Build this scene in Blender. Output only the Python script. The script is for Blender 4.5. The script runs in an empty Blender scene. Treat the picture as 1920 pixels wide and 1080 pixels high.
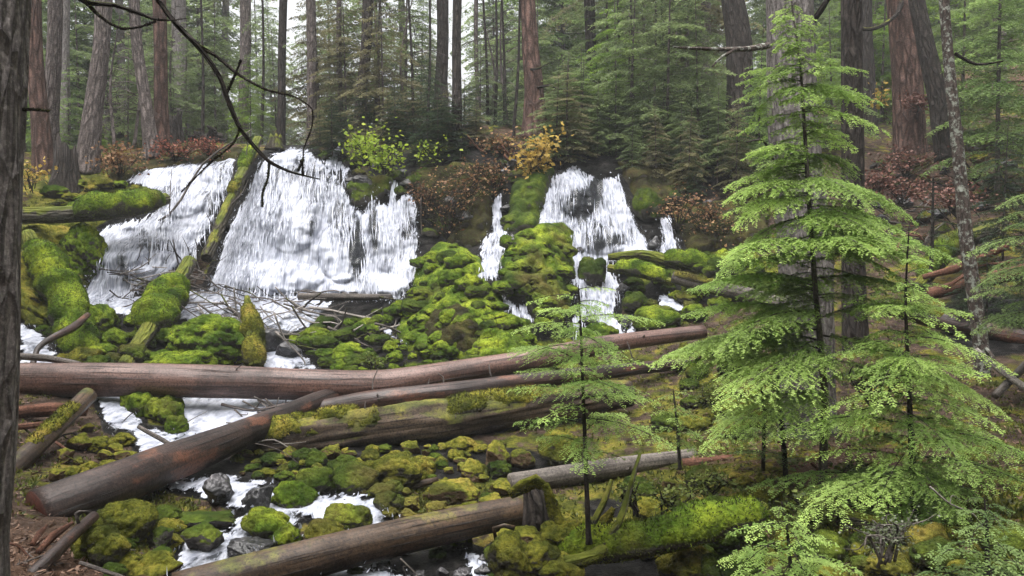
import bpy, math, random
import numpy as np
R = math.radians
sc = bpy.context.scene
col = sc.collection
# ------------------------------------------------------------------ camera
F = 1600.0            # focal length in pixels of a 1920 wide frame
PITCH = math.atan(100/F)
CAMZ = 3.2
cd = bpy.data.cameras.new('camera'); cam = bpy.data.objects.new('camera', cd); col.objects.link(cam)
cd.sensor_width = 36; cd.lens = 30; cd.clip_end = 3000; cd.clip_start = 0.05
cam.location = (0, 0, CAMZ); cam.rotation_euler = (R(90)-PITCH, 0, 0)
sc.camera = cam
# ------------------------------------------------------------------ light: overcast
SUN_EL, SUN_AZ = R(65), R(200)
w = bpy.data.worlds.new('World'); sc.world = w; w.use_nodes = True
nt = w.node_tree
bg = nt.nodes['Background']
sky = nt.nodes.new('ShaderNodeTexSky'); sky.sky_type = 'NISHITA'; sky.sun_disc = False
sky.sun_elevation = SUN_EL; sky.sun_rotation = SUN_AZ
sky.dust_density = 6; sky.air_density = 1.0; sky.ozone_density = 1
hs = nt.nodes.new('ShaderNodeHueSaturation'); hs.inputs['Saturation'].default_value = 0.12
nt.links.new(sky.outputs[0], hs.inputs['Color']); nt.links.new(hs.outputs[0], bg.inputs[0])
bg.inputs[1].default_value = 0.125
sl = bpy.data.lights.new('sun', 'SUN'); sl.energy = 1.5; sl.angle = R(50); sl.color = (1, .965, .92)
so = bpy.data.objects.new('sun', sl); col.objects.link(so)
so.rotation_euler = (R(-8), R(-10), 0)
sc.view_settings.view_transform = 'Standard'; sc.view_settings.look = 'None'
sc.view_settings.exposure = 1.6; sc.view_settings.gamma = 1
sc.cycles.use_denoising = True
sc.cycles.max_bounces = 7; sc.cycles.diffuse_bounces = 2; sc.cycles.glossy_bounces = 2
sc.cycles.transmission_bounces = 4; sc.cycles.transparent_max_bounces = 12; sc.cycles.volume_bounces = 0
sc.cycles.use_adaptive_sampling = True; sc.cycles.adaptive_threshold = 0.02
sc.cycles.sample_clamp_indirect = 4

# ------------------------------------------------------------------ helpers
CP, SP = math.cos(PITCH), math.sin(PITCH)
def W(px, py, d):
    """world point seen at pixel (px,py) of the photo, d metres along the view axis"""
    x = (np.asarray(px, float)-960)/F*d; h = (540-np.asarray(py, float))/F*d
    return np.stack(np.broadcast_arrays(x, d*CP+h*SP, CAMZ-d*SP+h*CP), -1)

def _h(ix, iy, iz, s):
    n = (ix*374761393 + iy*668265263 + iz*2147483647 + s*1274126177) & 0xffffffff
    n = ((n ^ (n >> 13))*1274126177) & 0xffffffff
    n = ((n ^ (n >> 16))*2246822519) & 0xffffffff
    return ((n ^ (n >> 15)) & 0xffff)/65535.0*2-1
def noise(P, s=0):
    P = np.asarray(P, float); i = np.floor(P).astype(np.int64); f = P-i; f = f*f*f*(f*(f*6-15)+10)
    x, y, z = i[..., 0], i[..., 1], i[..., 2]; fx, fy, fz = f[..., 0], f[..., 1], f[..., 2]
    def L(a, b, t): return a+(b-a)*t
    return L(L(L(_h(x, y, z, s), _h(x+1, y, z, s), fx), L(_h(x, y+1, z, s), _h(x+1, y+1, z, s), fx), fy),
             L(L(_h(x, y, z+1, s), _h(x+1, y, z+1, s), fx), L(_h(x, y+1, z+1, s), _h(x+1, y+1, z+1, s), fx), fy), fz)
def fbm(P, o=4, s=0):
    r = 0; a = 1; t = 0; P = np.asarray(P, float)
    for k in range(o): r = r+a*noise(P*2**k+k*7.3, s+k); t += a; a *= .5
    return r/t

def lobes(P, s=0):
    """rounded cushions with creases between them, 0..1"""
    P = np.asarray(P, float); i = np.floor(P).astype(np.int64); best = np.full(P.shape[:-1], 9.)
    for a in (-1, 0, 1):
        for b in (-1, 0, 1):
            for c in (-1, 0, 1):
                x, y, z = i[..., 0]+a, i[..., 1]+b, i[..., 2]+c
                q = np.stack([x+.5+.45*_h(x, y, z, s), y+.5+.45*_h(x, y, z, s+31), z+.5+.45*_h(x, y, z, s+67)], -1)
                best = np.minimum(best, ((P-q)**2).sum(-1))
    return np.clip(1-best*1.25, 0, 1)**.65

def mk(name, V, Fc, mat, parent=None, uv=None, attrs=None, smooth=True, link=True):
    V = np.asarray(V, np.float32).reshape(-1, 3); me = bpy.data.meshes.new(name)
    fl = Fc if isinstance(Fc, (list, tuple)) else [Fc]
    fl = [np.asarray(f, np.int32) for f in fl if len(f)]
    me.vertices.add(len(V)); me.vertices.foreach_set('co', V.ravel())
    tot = np.concatenate([np.full(len(f), f.shape[1], np.int32) for f in fl]); lv = np.concatenate([f.ravel() for f in fl])
    me.loops.add(len(lv)); me.loops.foreach_set('vertex_index', lv)
    me.polygons.add(len(tot)); me.polygons.foreach_set('loop_start', np.concatenate([[0], np.cumsum(tot)[:-1]]).astype(np.int32))
    me.update(calc_edges=True)
    if smooth: me.polygons.foreach_set('use_smooth', np.ones(len(tot), bool))
    if uv is not None:
        l = me.uv_layers.new(name='UVMap'); l.data.foreach_set('uv', np.asarray(uv, np.float32)[lv].ravel())
    for k, a in (attrs or {}).items():
        at = me.attributes.new(k, 'FLOAT', 'POINT'); at.data.foreach_set('value', np.asarray(a, np.float32))
    me.materials.append(mat); me.validate()
    o = bpy.data.objects.new(name, me)
    if link: col.objects.link(o)
    if parent: o.parent = parent
    return o
def tag(o, label=None, cat=None, group=None, kind=None):
    if label: o['label'] = label
    if cat: o['category'] = cat
    if group: o['group'] = group
    if kind: o['kind'] = kind
    return o
def empty(name, loc, label, cat, group=None):
    o = bpy.data.objects.new(name, None); o.empty_display_size = .2; col.objects.link(o); o.location = tuple(float(v) for v in loc)
    return tag(o, label, cat, group)

# ------------------------------------------------------------------ materials
class NT:
    def __init__(s, name):
        s.m = bpy.data.materials.new(name); s.m.use_nodes = True; s.t = s.m.node_tree; s.t.nodes.clear()
        s.out = s.n('OutputMaterial')
    def n(s, k, **kw):
        x = s.t.nodes.new('ShaderNode'+k)
        for a, b in kw.items(): setattr(x, a, b)
        return x
    def set(s, sock, v):
        if isinstance(v, bpy.types.NodeSocket): s.t.links.new(v, sock)
        elif isinstance(v, tuple) and len(v) == 3 and sock.type == 'RGBA': sock.default_value = (*v, 1)
        elif sock.type == 'RGBA' and isinstance(v, (int, float)): sock.default_value = (v, v, v, 1)
        else: sock.default_value = v
    def noise(s, vec, scale, detail=4, rough=.55, dist=0):
        x = s.n('TexNoise'); s.set(x.inputs['Vector'], vec); x.inputs['Scale'].default_value = scale
        x.inputs['Detail'].default_value = detail; x.inputs['Roughness'].default_value = rough; x.inputs['Distortion'].default_value = dist
        return x.outputs['Fac']
    def voro(s, vec, scale, feature='F1', out='Distance'):
        x = s.n('TexVoronoi', feature=feature); s.set(x.inputs['Vector'], vec); x.inputs['Scale'].default_value = scale
        return x.outputs[out]
    def ramp(s, f, pts):
        x = s.n('ValToRGB'); s.set(x.inputs[0], f); r = x.color_ramp
        while len(r.elements) < len(pts): r.elements.new(.5)
        for e, (p, c) in zip(r.elements, pts):
            e.position = p; e.color = (*c, 1) if isinstance(c, tuple) else (c, c, c, 1)
        return x.outputs[0]
    def mix(s, f, a, b, mode='MIX'):
        x = s.n('Mix', data_type='RGBA', blend_type=mode); s.set(x.inputs[0], f); s.set(x.inputs[6], a); s.set(x.inputs[7], b); return x.outputs[2]
    def math(s, op, a, b=0.0, c=None, clamp=False):
        x = s.n('Math', operation=op, use_clamp=clamp); s.set(x.inputs[0], a); s.set(x.inputs[1], b)
        if c is not None: s.set(x.inputs[2], c)
        return x.outputs[0]
    def obj(s): return s.n('TexCoord').outputs['Object']
    def uv(s): return s.n('TexCoord').outputs['UV']
    def pos(s): return s.n('NewGeometry').outputs['Position']
    def scale(s, v, sc3):
        x = s.n('Mapping'); s.set(x.inputs[0], v); x.inputs['Scale'].default_value = sc3; return x.outputs[0]
    def attr(s, name): return s.n('Attribute', attribute_name=name).outputs['Fac']
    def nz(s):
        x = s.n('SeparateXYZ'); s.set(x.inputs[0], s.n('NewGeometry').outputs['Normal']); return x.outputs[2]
    def bump(s, h, dist, strength=1.0, nrm=None):
        x = s.n('Bump'); s.set(x.inputs['Height'], h); x.inputs['Distance'].default_value = dist; x.inputs['Strength'].default_value = strength
        if nrm is not None: s.set(x.inputs['Normal'], nrm)
        return x.outputs[0]
    def pbr(s, color, rough=.8, nrm=None, spec=.3, **kw):
        x = s.n('BsdfPrincipled'); s.set(x.inputs['Base Color'], color); s.set(x.inputs['Roughness'], rough)
        x.inputs['Specular IOR Level'].default_value = spec
        if nrm is not None: s.set(x.inputs['Normal'], nrm)
        for k, v in kw.items(): s.set(x.inputs[k.replace('_', ' ')], v)
        return x.outputs[0]
    def done(s, sh): s.t.links.new(sh, s.out.inputs[0]); return s.m
    def mixsh(s, f, a, b):
        x = s.n('MixShader'); s.set(x.inputs[0], f); s.t.links.new(a, x.inputs[1]); s.t.links.new(b, x.inputs[2]); return x.outputs[0]

def moss_color(n, v, hue=0):
    """green moss with straw and brown patches"""
    a = n.noise(v, 2.3, 5, .6); b = n.noise(v, 19, 4, .7); c = n.noise(v, .8, 3)
    if hue == 0:   g = n.ramp(a, [(.36, (.028, .055, .006)), (.46, (.07, .115, .011)), (.56, (.15, .205, .019)), (.68, (.26, .31, .028))])
    elif hue == 1: g = n.ramp(a, [(.36, (.035, .040, .008)), (.46, (.095, .10, .014)), (.56, (.18, .17, .025)), (.68, (.28, .21, .045))])
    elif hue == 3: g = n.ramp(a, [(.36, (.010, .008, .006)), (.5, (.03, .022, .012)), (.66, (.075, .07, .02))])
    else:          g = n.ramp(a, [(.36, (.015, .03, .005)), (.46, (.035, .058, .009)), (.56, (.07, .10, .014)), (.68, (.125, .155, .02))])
    g = n.mix(n.ramp(b, [(.45, 0.0), (.62, .7)]), g, (.03, .04, .006), 'MIX')
    g = n.mix(n.ramp(c, [(.56, 0.0), (.72, .6)]), g, (.12, .085, .03), 'MIX')
    return g, b
def moss_mat(name, hue=0, rock=(.045, .042, .04), rockamt=.0):
    n = NT(name); v = n.pos(); g, b = moss_color(n, v, hue)
    f1 = n.noise(v, 60, 3, .7); f2 = n.voro(v, 26)
    h = n.math('ADD', n.math('MULTIPLY', f1, .6), n.math('MULTIPLY', f2, -.5))
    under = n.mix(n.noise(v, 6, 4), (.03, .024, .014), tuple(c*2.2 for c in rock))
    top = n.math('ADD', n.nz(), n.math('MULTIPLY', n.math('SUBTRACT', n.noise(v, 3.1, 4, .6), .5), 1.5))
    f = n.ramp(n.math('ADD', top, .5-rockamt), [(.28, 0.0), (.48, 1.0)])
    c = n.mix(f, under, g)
    return n.done(n.pbr(c, .93, n.bump(h, .03, .9), .08))
def bark_mat(name, lo, hi, rough=.85, moss=0.0, vs=14, lich=0.0, plates=.7, wetsheen=.2, green=(.12, .15, .018)):
    n = NT(name); uv = n.uv(); s = n.scale(uv, (vs*1.25, vs*.26, 1)); p = n.pos()
    a = n.noise(s, 1.0, 6, .65, .4); b = n.voro(s, .8, 'DISTANCE_TO_EDGE')
    fur = n.ramp(b, [(0, 0.0), (.28, 1.0)])
    h = n.math('ADD', n.math('MULTIPLY', a, .8), n.math('MULTIPLY', fur, plates))
    mid = tuple((x+y)*.5 for x, y in zip(lo, hi))
    c = n.ramp(a, [(.36, lo), (.5, mid), (.62, hi)])
    c = n.mix(n.math('MULTIPLY', n.math('SUBTRACT', 1.0, fur), plates), c, tuple(x*.45 for x in lo))
    c = n.mix(n.ramp(n.noise(p, 1.3, 4), [(.4, 0.0), (.7, .5)]), c, tuple(x*.6 for x in mid))
    sp = n.noise(p, 30, 4, .75); c = n.mix(n.ramp(sp, [(.38, .55), (.5, 0.0)]), c, tuple(x*.4 for x in lo)); c = n.mix(n.ramp(sp, [(.54, 0.0), (.68, .4)]), c, tuple(min(1, x*1.4) for x in hi))
    if lich: c = n.mix(n.ramp(n.noise(p, 14, 4, .7), [(.62-lich*.2, 0.0), (.68-lich*.15, .85)]), c, (.36, .38, .33))
    if moss:
        g, _ = moss_color(n, p, 1)
        m = n.math('ADD', n.math('MULTIPLY', n.nz(), .35), n.noise(p, 2.2, 6, .65))
        c = n.mix(n.ramp(m, [(.86-moss*.5, 0.0), (.94-moss*.5, .95)]), c, n.mix(.5, g, green))
    return n.done(n.pbr(c, rough, n.bump(h, .045, 1.0), wetsheen))
def wood_mat(name, lo, hi, rough=.45, spec=.5, redpatch=0.0, moss=0.0, darkunder=0.0):
    """debarked weathered log: fibres along the grain, cracks, stains"""
    n = NT(name); uv = n.uv(); p = n.pos()
    a = n.noise(n.scale(uv, (22, .7, 1)), 1, 6, .6); b = n.noise(n.scale(uv, (7, .35, 1)), 1, 4, .6, .3); k = n.noise(p, 1.6, 5, .65)
    c = n.ramp(n.math('ADD', n.math('MULTIPLY', a, .55), n.math('MULTIPLY', b, .45)), [(.38, lo), (.5, tuple((x+y)*.5 for x, y in zip(lo, hi))), (.6, hi)])
    crack = n.ramp(a, [(.36, 1.0), (.42, 0.0)])
    c = n.mix(n.math('MULTIPLY', crack, .7), c, tuple(x*.3 for x in lo))
    c = n.mix(n.ramp(k, [(.45, 0.0), (.62, .75)]), c, tuple(x*.55 for x in lo))
    if redpatch: c = n.mix(n.ramp(n.noise(n.scale(uv, (2.2, .9, 1)), 1, 5, .6), [(.60-redpatch*.2, 0.0), (.66-redpatch*.2, .85)]), c, (.15, .062, .036))
    if moss:
        g, _ = moss_color(n, p, 1); m = n.math('ADD', n.math('MULTIPLY', n.nz(), .3), n.noise(p, 1.9, 6, .65))
        c = n.mix(n.ramp(m, [(.86-moss*.5, 0.0), (.95-moss*.5, .95)]), c, g)
    sp = n.noise(p, 38, 4, .75); c = n.mix(n.ramp(sp, [(.38, .75), (.5, 0.0)]), c, tuple(x*.35 for x in lo)); c = n.mix(n.ramp(sp, [(.56, 0.0), (.68, .35)]), c, tuple(min(1, x*1.35) for x in hi))
    h = n.math('SUBTRACT', n.math('ADD', a, n.math('MULTIPLY', sp, .5)), n.math('MULTIPLY', crack, .6))
    return n.done(n.pbr(c, n.ramp(k, [(.3, rough), (.7, min(1, rough+.3))]), n.bump(h, .012, .8), spec))
def leaf_mat(name, dark, lite, transl=.4, var=.3, rough=.55):
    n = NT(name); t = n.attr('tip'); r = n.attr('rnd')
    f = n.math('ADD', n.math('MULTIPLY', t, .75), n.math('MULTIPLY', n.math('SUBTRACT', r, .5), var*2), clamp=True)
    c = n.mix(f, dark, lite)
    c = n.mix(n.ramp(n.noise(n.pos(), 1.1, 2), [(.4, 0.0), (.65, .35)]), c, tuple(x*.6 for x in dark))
    x = n.n('BsdfTranslucent'); n.set(x.inputs[0], c)
    return n.done(n.mixsh(transl, n.pbr(c, rough, None, .25), x.outputs[0]))

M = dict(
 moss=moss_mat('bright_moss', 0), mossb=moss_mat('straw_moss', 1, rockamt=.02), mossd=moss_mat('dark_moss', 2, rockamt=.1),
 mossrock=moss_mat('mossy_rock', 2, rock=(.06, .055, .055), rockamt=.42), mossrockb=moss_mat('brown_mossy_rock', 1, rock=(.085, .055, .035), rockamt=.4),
 bark=bark_mat('grey_brown_bark', (.075, .06, .055), (.26, .215, .20)),
 barkred=bark_mat('red_brown_bark', (.06, .035, .028), (.21, .125, .10), vs=9, plates=.9),
 barkdark=bark_mat('dark_bark', (.022, .018, .016), (.075, .06, .052)),
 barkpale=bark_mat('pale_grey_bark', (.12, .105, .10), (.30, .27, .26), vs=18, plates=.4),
 barknear=bark_mat('rough_near_bark', (.10, .085, .08), (.36, .32, .30), vs=14, plates=.75),
 barkmoss=bark_mat('mossy_bark', (.05, .045, .035), (.16, .14, .11), moss=.55),
 barkpatch=bark_mat('moss_patched_bark', (.03, .026, .018), (.10, .085, .06), moss=.38),
 barkmossy=bark_mat('very_mossy_bark', (.04, .035, .02), (.12, .10, .06), moss=.85),
 barklichen=bark_mat('lichen_bark', (.05, .038, .034), (.15, .115, .10), lich=.55, vs=26, plates=.3),
 barktwig=bark_mat('twig_bark', (.018, .014, .012), (.07, .055, .045), moss=.25, vs=30),
 logpurple=wood_mat('smooth_wet_wood', (.055, .028, .022), (.205, .115, .092), .3, .45),
 logdark=wood_mat('dark_wet_wood', (.016, .009, .007), (.075, .038, .03), .3, .4, redpatch=.3),
 logrot=wood_mat('furrowed_rotten_wood', (.022, .015, .010), (.115, .08, .055), .65, .25, moss=.36),
 logdiag=wood_mat('dark_bark_with_red_patches', (.014, .009, .008), (.07, .042, .034), .38, .35, redpatch=.38),
 loggrey=wood_mat('grey_bare_wood', (.06, .05, .043), (.21, .18, .16), .55, .3),
 logbrown=wood_mat('brown_bare_wood', (.026, .015, .009), (.11, .066, .038), .4, .35, moss=.22),
 logred=wood_mat('red_rotten_wood', (.08, .035, .022), (.25, .12, .08), .8, .2),
 stick=wood_mat('driftwood', (.06, .05, .045), (.21, .18, .16), .7, .3),
 stickpale=wood_mat('pale_driftwood', (.16, .14, .125), (.42, .38, .35), .65, .3),
 hem=leaf_mat('hemlock_bright', (.20, .31, .075), (.64, .82, .25), .5),
 hemmid=leaf_mat('hemlock_mid', (.11, .18, .055), (.40, .53, .18), .45),
 hemfar=leaf_mat('hemlock_far', (.10, .14, .06), (.40, .50, .20), .5),  # lightened base colour standing in for haze and sky backlight on far foliage
 hemdark=leaf_mat('hemlock_dark', (.022, .042, .02), (.075, .12, .045), .3),
 hemolive=leaf_mat('hemlock_olive', (.12, .115, .06), (.36, .33, .17), .45),
 hemlime=leaf_mat('hemlock_lime', (.11, .19, .035), (.32, .46, .07), .42),
 lime=leaf_mat('maple_lime', (.20, .30, .03), (.44, .52, .06), .5),
 yellow=leaf_mat('yellow_leaf', (.36, .24, .05), (.66, .48, .12), .45),
 rust=leaf_mat('rust_leaf', (.14, .06, .03), (.42, .25, .12), .3, var=.5),
 redleaf=leaf_mat('red_leaf', (.16, .045, .03), (.38, .14, .09), .3),
 slash=leaf_mat('dead_needles', (.10, .045, .035), (.26, .12, .09), .15),
 fern=leaf_mat('fern', (.06, .085, .02), (.24, .28, .06), .4),
 tuft=leaf_mat('moss_tuft', (.04, .05, .010), (.17, .18, .028), .25, var=.5),
 litter=leaf_mat('needle_litter', (.06, .035, .025), (.26, .16, .11), .1, var=.5),
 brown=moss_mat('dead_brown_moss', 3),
 lichen=leaf_mat('hair_lichen', (.10, .12, .07), (.30, .32, .23), .3),
)
def rock_mat():
    n = NT('wet_black_rock'); v = n.pos(); a = n.noise(v, 3, 6, .6); b = n.noise(v, 22, 4, .6)
    c = n.ramp(a, [(.36, (.008, .008, .009)), (.5, (.025, .024, .026)), (.66, (.08, .075, .08))])
    return n.done(n.pbr(c, .28, n.bump(n.math('ADD', a, n.math('MULTIPLY', b, .4)), .05, .8), .5))
M['wet'] = rock_mat()
def ground_mat():
    n = NT('forest_floor'); v = n.pos(); mo, wet, red = n.attr('moss'), n.attr('wet'), n.attr('litter')
    g, b = moss_color(n, v, 1); g2, _ = moss_color(n, v, 0); g = n.mix(n.attr('bright'), g, g2)
    a = n.noise(v, 5, 6, .65); f = n.noise(v, 40, 4, .7)
    soil = n.ramp(a, [(.3, (.018, .013, .010)), (.5, (.06, .04, .03)), (.7, (.13, .088, .065))])
    lit = n.ramp(f, [(.3, (.05, .028, .018)), (.5, (.15, .085, .055)), (.7, (.27, .17, .11))])
    c = n.mix(red, soil, lit)
    mf = n.math('ADD', mo, n.math('MULTIPLY', n.math('SUBTRACT', n.noise(v, 2.6, 6, .65), .5), 1.6))
    c = n.mix(n.ramp(mf, [(.44, 0.0), (.56, 1.0)]), c, g)
    wf = n.math('ADD', wet, n.math('MULTIPLY', n.math('SUBTRACT', n.noise(v, 2.1, 5, .6), .5), .7))  # wet rock plus shade painted into hollows, gaps and under logs
    wr = n.ramp(wf, [(.45, 0.0), (.55, 1.0)])
    rock = n.ramp(a, [(.36, (.003, .003, .003)), (.52, (.008, .0075, .007)), (.68, (.04, .036, .034))])  # near black, so it also paints the shade of hollows and gaps
    c = n.mix(wr, c, rock)
    h = n.math('ADD', a, n.math('MULTIPLY', f, .5))
    return n.done(n.pbr(c, n.mix(wr, .92, .6), n.bump(h, .08, 1.0), .12))
M['ground'] = ground_mat()
def water_mat(name, foam=.5, stretch=(7, 1.4, 1.5), clear=.35, gaps=True):
    n = NT(name); p = n.pos(); s = n.scale(p, stretch)
    wob = n.noise(p, 1.7, 3)
    a = n.noise(s, 1.0, 7, .62, .6); b = n.noise(n.scale(p, tuple(x*3 for x in stretch)), 1, 5, .6, .3); c = n.noise(p, 1.1, 4, .6)
    st = n.math('ADD', n.math('ADD', n.math('MULTIPLY', a, .5), n.math('MULTIPLY', b, .25)), n.math('MULTIPLY', c, .35))
    st = n.math('ADD', st, n.math('MULTIPLY', n.attr('thin'), -.30))
    fm = n.ramp(st, [(.50-foam*.16, 0.0), (.57-foam*.08, .65), (.66, 1.0)])
    white = n.mix(n.ramp(b, [(.3, 0.0), (.6, 1.0)]), (.25, .27, .34), (.55, .57, .645))
    h = n.math('ADD', n.math('MULTIPLY', a, .5), n.math('MULTIPLY', b, .6))
    nb = n.bump(h, .025, .6)
    wsh = n.pbr(white, .55, nb, .3, Subsurface_Weight=0.0)
    dk = n.pbr((.05, .055, .065), .12, nb, .7)
    tr = n.n('BsdfTransparent').outputs[0]
    dk = n.mixsh(clear, dk, tr)
    body = n.mixsh(fm, dk, wsh)
    ed = n.math('ADD', n.attr('edge'), n.math('MULTIPLY', n.math('SUBTRACT', n.math('ADD', n.math('MULTIPLY', a, .6), n.math('MULTIPLY', b, .4)), .5), 2.4))
    al = n.ramp(ed, [(.10, 0.0), (.22, 1.0)])
    return n.done(n.mixsh(al, tr, body))
M['fall'] = water_mat('falling_water', .8, (9, 1.4, .8), clear=.6)
M['stream'] = water_mat('foaming_stream', .5, (3.2, 1.6, 4), .25)
M['brook'] = water_mat('lower_brook', .3, (4, 1.5, 4), .2)

# ------------------------------------------------------------------ terrain
# each column: pixels x of the photo -> (pixel y, depth) from the frame's bottom up to the crest, then the ground's height gain behind it
COLS = {
 0:   ([(1080,5.6),(1000,6.6),(900,8.4),(780,11),(690,13.2),(600,15),(450,17),(380,18.5),(320,20.2),(285,22.5)], .5),
 200: ([(1080,6.4),(1000,7.4),(900,9),(800,11.2),(740,12.5),(690,14),(600,16),(550,17.4),(470,18),(390,18.8),(340,20),(285,23)], .3),
 350: ([(1080,7.0),(1000,8),(900,9.3),(800,11.8),(740,12.9),(690,14.3),(600,16.6),(550,18),(420,19.3),(310,21),(268,24)], .2),
 550: ([(1080,7.2),(1000,8),(930,9),(850,10.6),(780,12),(740,13),(690,14.5),(600,17),(553,18.3),(440,19.3),(290,20.9),(272,23)], .2),
 680: ([(1080,7.2),(1000,8),(930,9),(850,10.6),(780,12),(740,13),(690,14.5),(600,16.9),(553,18.2),(440,19.3),(340,20.5),(262,23)], .2),
 780: ([(1080,7.2),(1000,8.2),(930,9.3),(850,10.8),(780,12),(690,14.3),(600,16.2),(540,17.4),(460,18.9),(360,19.9),(290,21),(240,23)], .3),
 890: ([(1080,7.2),(1000,8.1),(930,9.3),(850,10.8),(780,12),(690,14.0),(650,14.5),(560,15.8),(500,17.1),(440,18.9),(360,19.8),(300,20.7),(236,23)], .3),
 1000:([(1080,7.2),(1000,8.0),(930,9.1),(850,10.6),(780,12),(690,14.2),(620,15.1),(520,16.4),(440,17.6),(405,19.3),(320,20.5),(236,23.4)], .3),
 1120:([(1080,7.0),(1000,7.8),(930,9),(850,10.6),(780,12.2),(690,14.6),(610,16.4),(540,17.5),(460,18.9),(320,20.7),(262,23)], .5),
 1260:([(1080,6.8),(1000,7.6),(910,9),(840,10.4),(760,12.2),(690,13.8),(600,15.8),(500,17.6),(400,19.8),(330,21),(262,24)], .8),
 1400:([(1080,6.6),(1000,7.3),(920,8.4),(850,9.6),(780,11),(700,12.8),(600,15.2),(500,17.2),(400,19.8),(320,22),(255,25)], 1.2),
 1560:([(1080,6.2),(1000,6.9),(910,8.1),(850,9.1),(780,10.4),(700,12.2),(600,14.6),(500,17),(400,19.8),(310,22.5),(240,26)], 2),
 1700:([(1080,5.9),(980,6.9),(900,7.9),(850,8.7),(750,10.4),(650,12.6),(550,15.2),(450,18),(350,21),(280,24),(225,28)], 3),
 1920:([(1080,5.4),(950,6.8),(850,8.2),(750,9.9),(650,12),(500,15),(400,18),(300,21),(230,25),(175,30)], 4),
}
NV = 230
kx = np.array(sorted(COLS)); kx_all = np.concatenate([[-1000, -500], kx, [2400, 2900]])
prof = []
for k in kx:
    a = np.array(COLS[k][0], float); u = (1080-a[:, 0])/(1080-a[-1, 0]); v = np.linspace(0, 1, NV)
    prof.append((1080-(1080-a[-1, 0])*v, np.interp(v, u, a[:, 1])))
PY = np.array([p[0] for p in prof]); DD = np.array([p[1] for p in prof]); GAIN = np.array([COLS[k][1] for k in kx], float)
PY = np.vstack([PY[:1], PY[:1], PY, PY[-1:], PY[-1:]]); DD = np.vstack([DD[:1], DD[:1], DD, DD[-1:], DD[-1:]])
GAIN = np.concatenate([[.6, .5], GAIN, [4, 4]])
PX = np.arange(-1000, 2900.1, 6.0)
def cubic(xk, yk, x):
    i = np.clip(np.searchsorted(xk, x)-1, 0, len(xk)-2); t = ((x-xk[i])/(xk[i+1]-xk[i]))[:, None]
    m = np.gradient(yk, xk, axis=0)*.8; h = (xk[i+1]-xk[i])[:, None]
    return (2*t**3-3*t**2+1)*yk[i]+(t**3-2*t**2+t)*h*m[i]+(-2*t**3+3*t**2)*yk[i+1]+(t**3-t**2)*h*m[i+1]
GY = cubic(kx_all, PY, PX); GD = cubic(kx_all, DD, PX); GG = cubic(kx_all, GAIN[:, None], PX)[:, 0]
ker = np.array([1, 2, 3, 4, 3, 2, 1.]); ker /= ker.sum()
GD = np.apply_along_axis(lambda r: np.convolve(np.pad(r, 3, 'edge'), ker, 'valid'), 1, GD)
XX = np.repeat(PX[:, None], NV, 1)
P0 = W(XX, GY, GD)
# lumps pushed towards the viewer: ledges of the rock face, hummocks of the banks
lump = fbm(P0*[.9, .6, .9], 3, 11)*.30 + np.abs(fbm(P0*[2.2, 2.2, 2.6], 3, 5))*.22
GD = GD*(1-0*lump) - lump*np.clip(GD/18, .3, 1.0)
GH = (540-GY)/F*GD
def gdepth(px, py):
    px = np.atleast_1d(np.asarray(px, float)); py = np.atleast_1d(np.asarray(py, float)); px, py = np.broadcast_arrays(px, py)
    fi = np.clip((px-PX[0])/6.0, 0, len(PX)-1.001); i = fi.astype(int); t = fi-i
    yb = GY[i, 0]*(1-t)+GY[i+1, 0]*t; yt = GY[i, -1]*(1-t)+GY[i+1, -1]*t
    v = np.clip((yb-py)/(yb-yt), 0, 1)*(NV-1.001); j = v.astype(int); s = v-j
    d = (GD[i, j]*(1-t)+GD[i+1, j]*t)*(1-s)+(GD[i, j+1]*(1-t)+GD[i+1, j+1]*t)*s
    return d
def G(px, py):
    d = gdepth(px, py); return W(px, py, d)[0] if np.ndim(px) == 0 else W(px, py, d)
def zof(d, z): return (z-CAMZ+d*SP)/CP     # camera-space height of a world height

def poly_sd(poly, x, y):
    """signed distance in pixels, positive inside"""
    poly = np.array(poly, float); x = np.asarray(x, float); y = np.asarray(y, float)
    best = np.full(x.shape, 1e9); inside = np.zeros(x.shape, bool)
    for (x0, y0), (x1, y1) in zip(poly, np.roll(poly, -1, 0)):
        dx, dy = x1-x0, y1-y0; t = np.clip(((x-x0)*dx+(y-y0)*dy)/(dx*dx+dy*dy+1e-9), 0, 1)
        best = np.minimum(best, np.hypot(x-x0-t*dx, y-y0-t*dy))
        if y0 != y1: inside ^= ((y0 > y) != (y1 > y)) & (x < (x1-x0)*(y-y0)/(y1-y0)+x0)
    return np.where(inside, best, -best)

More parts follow.
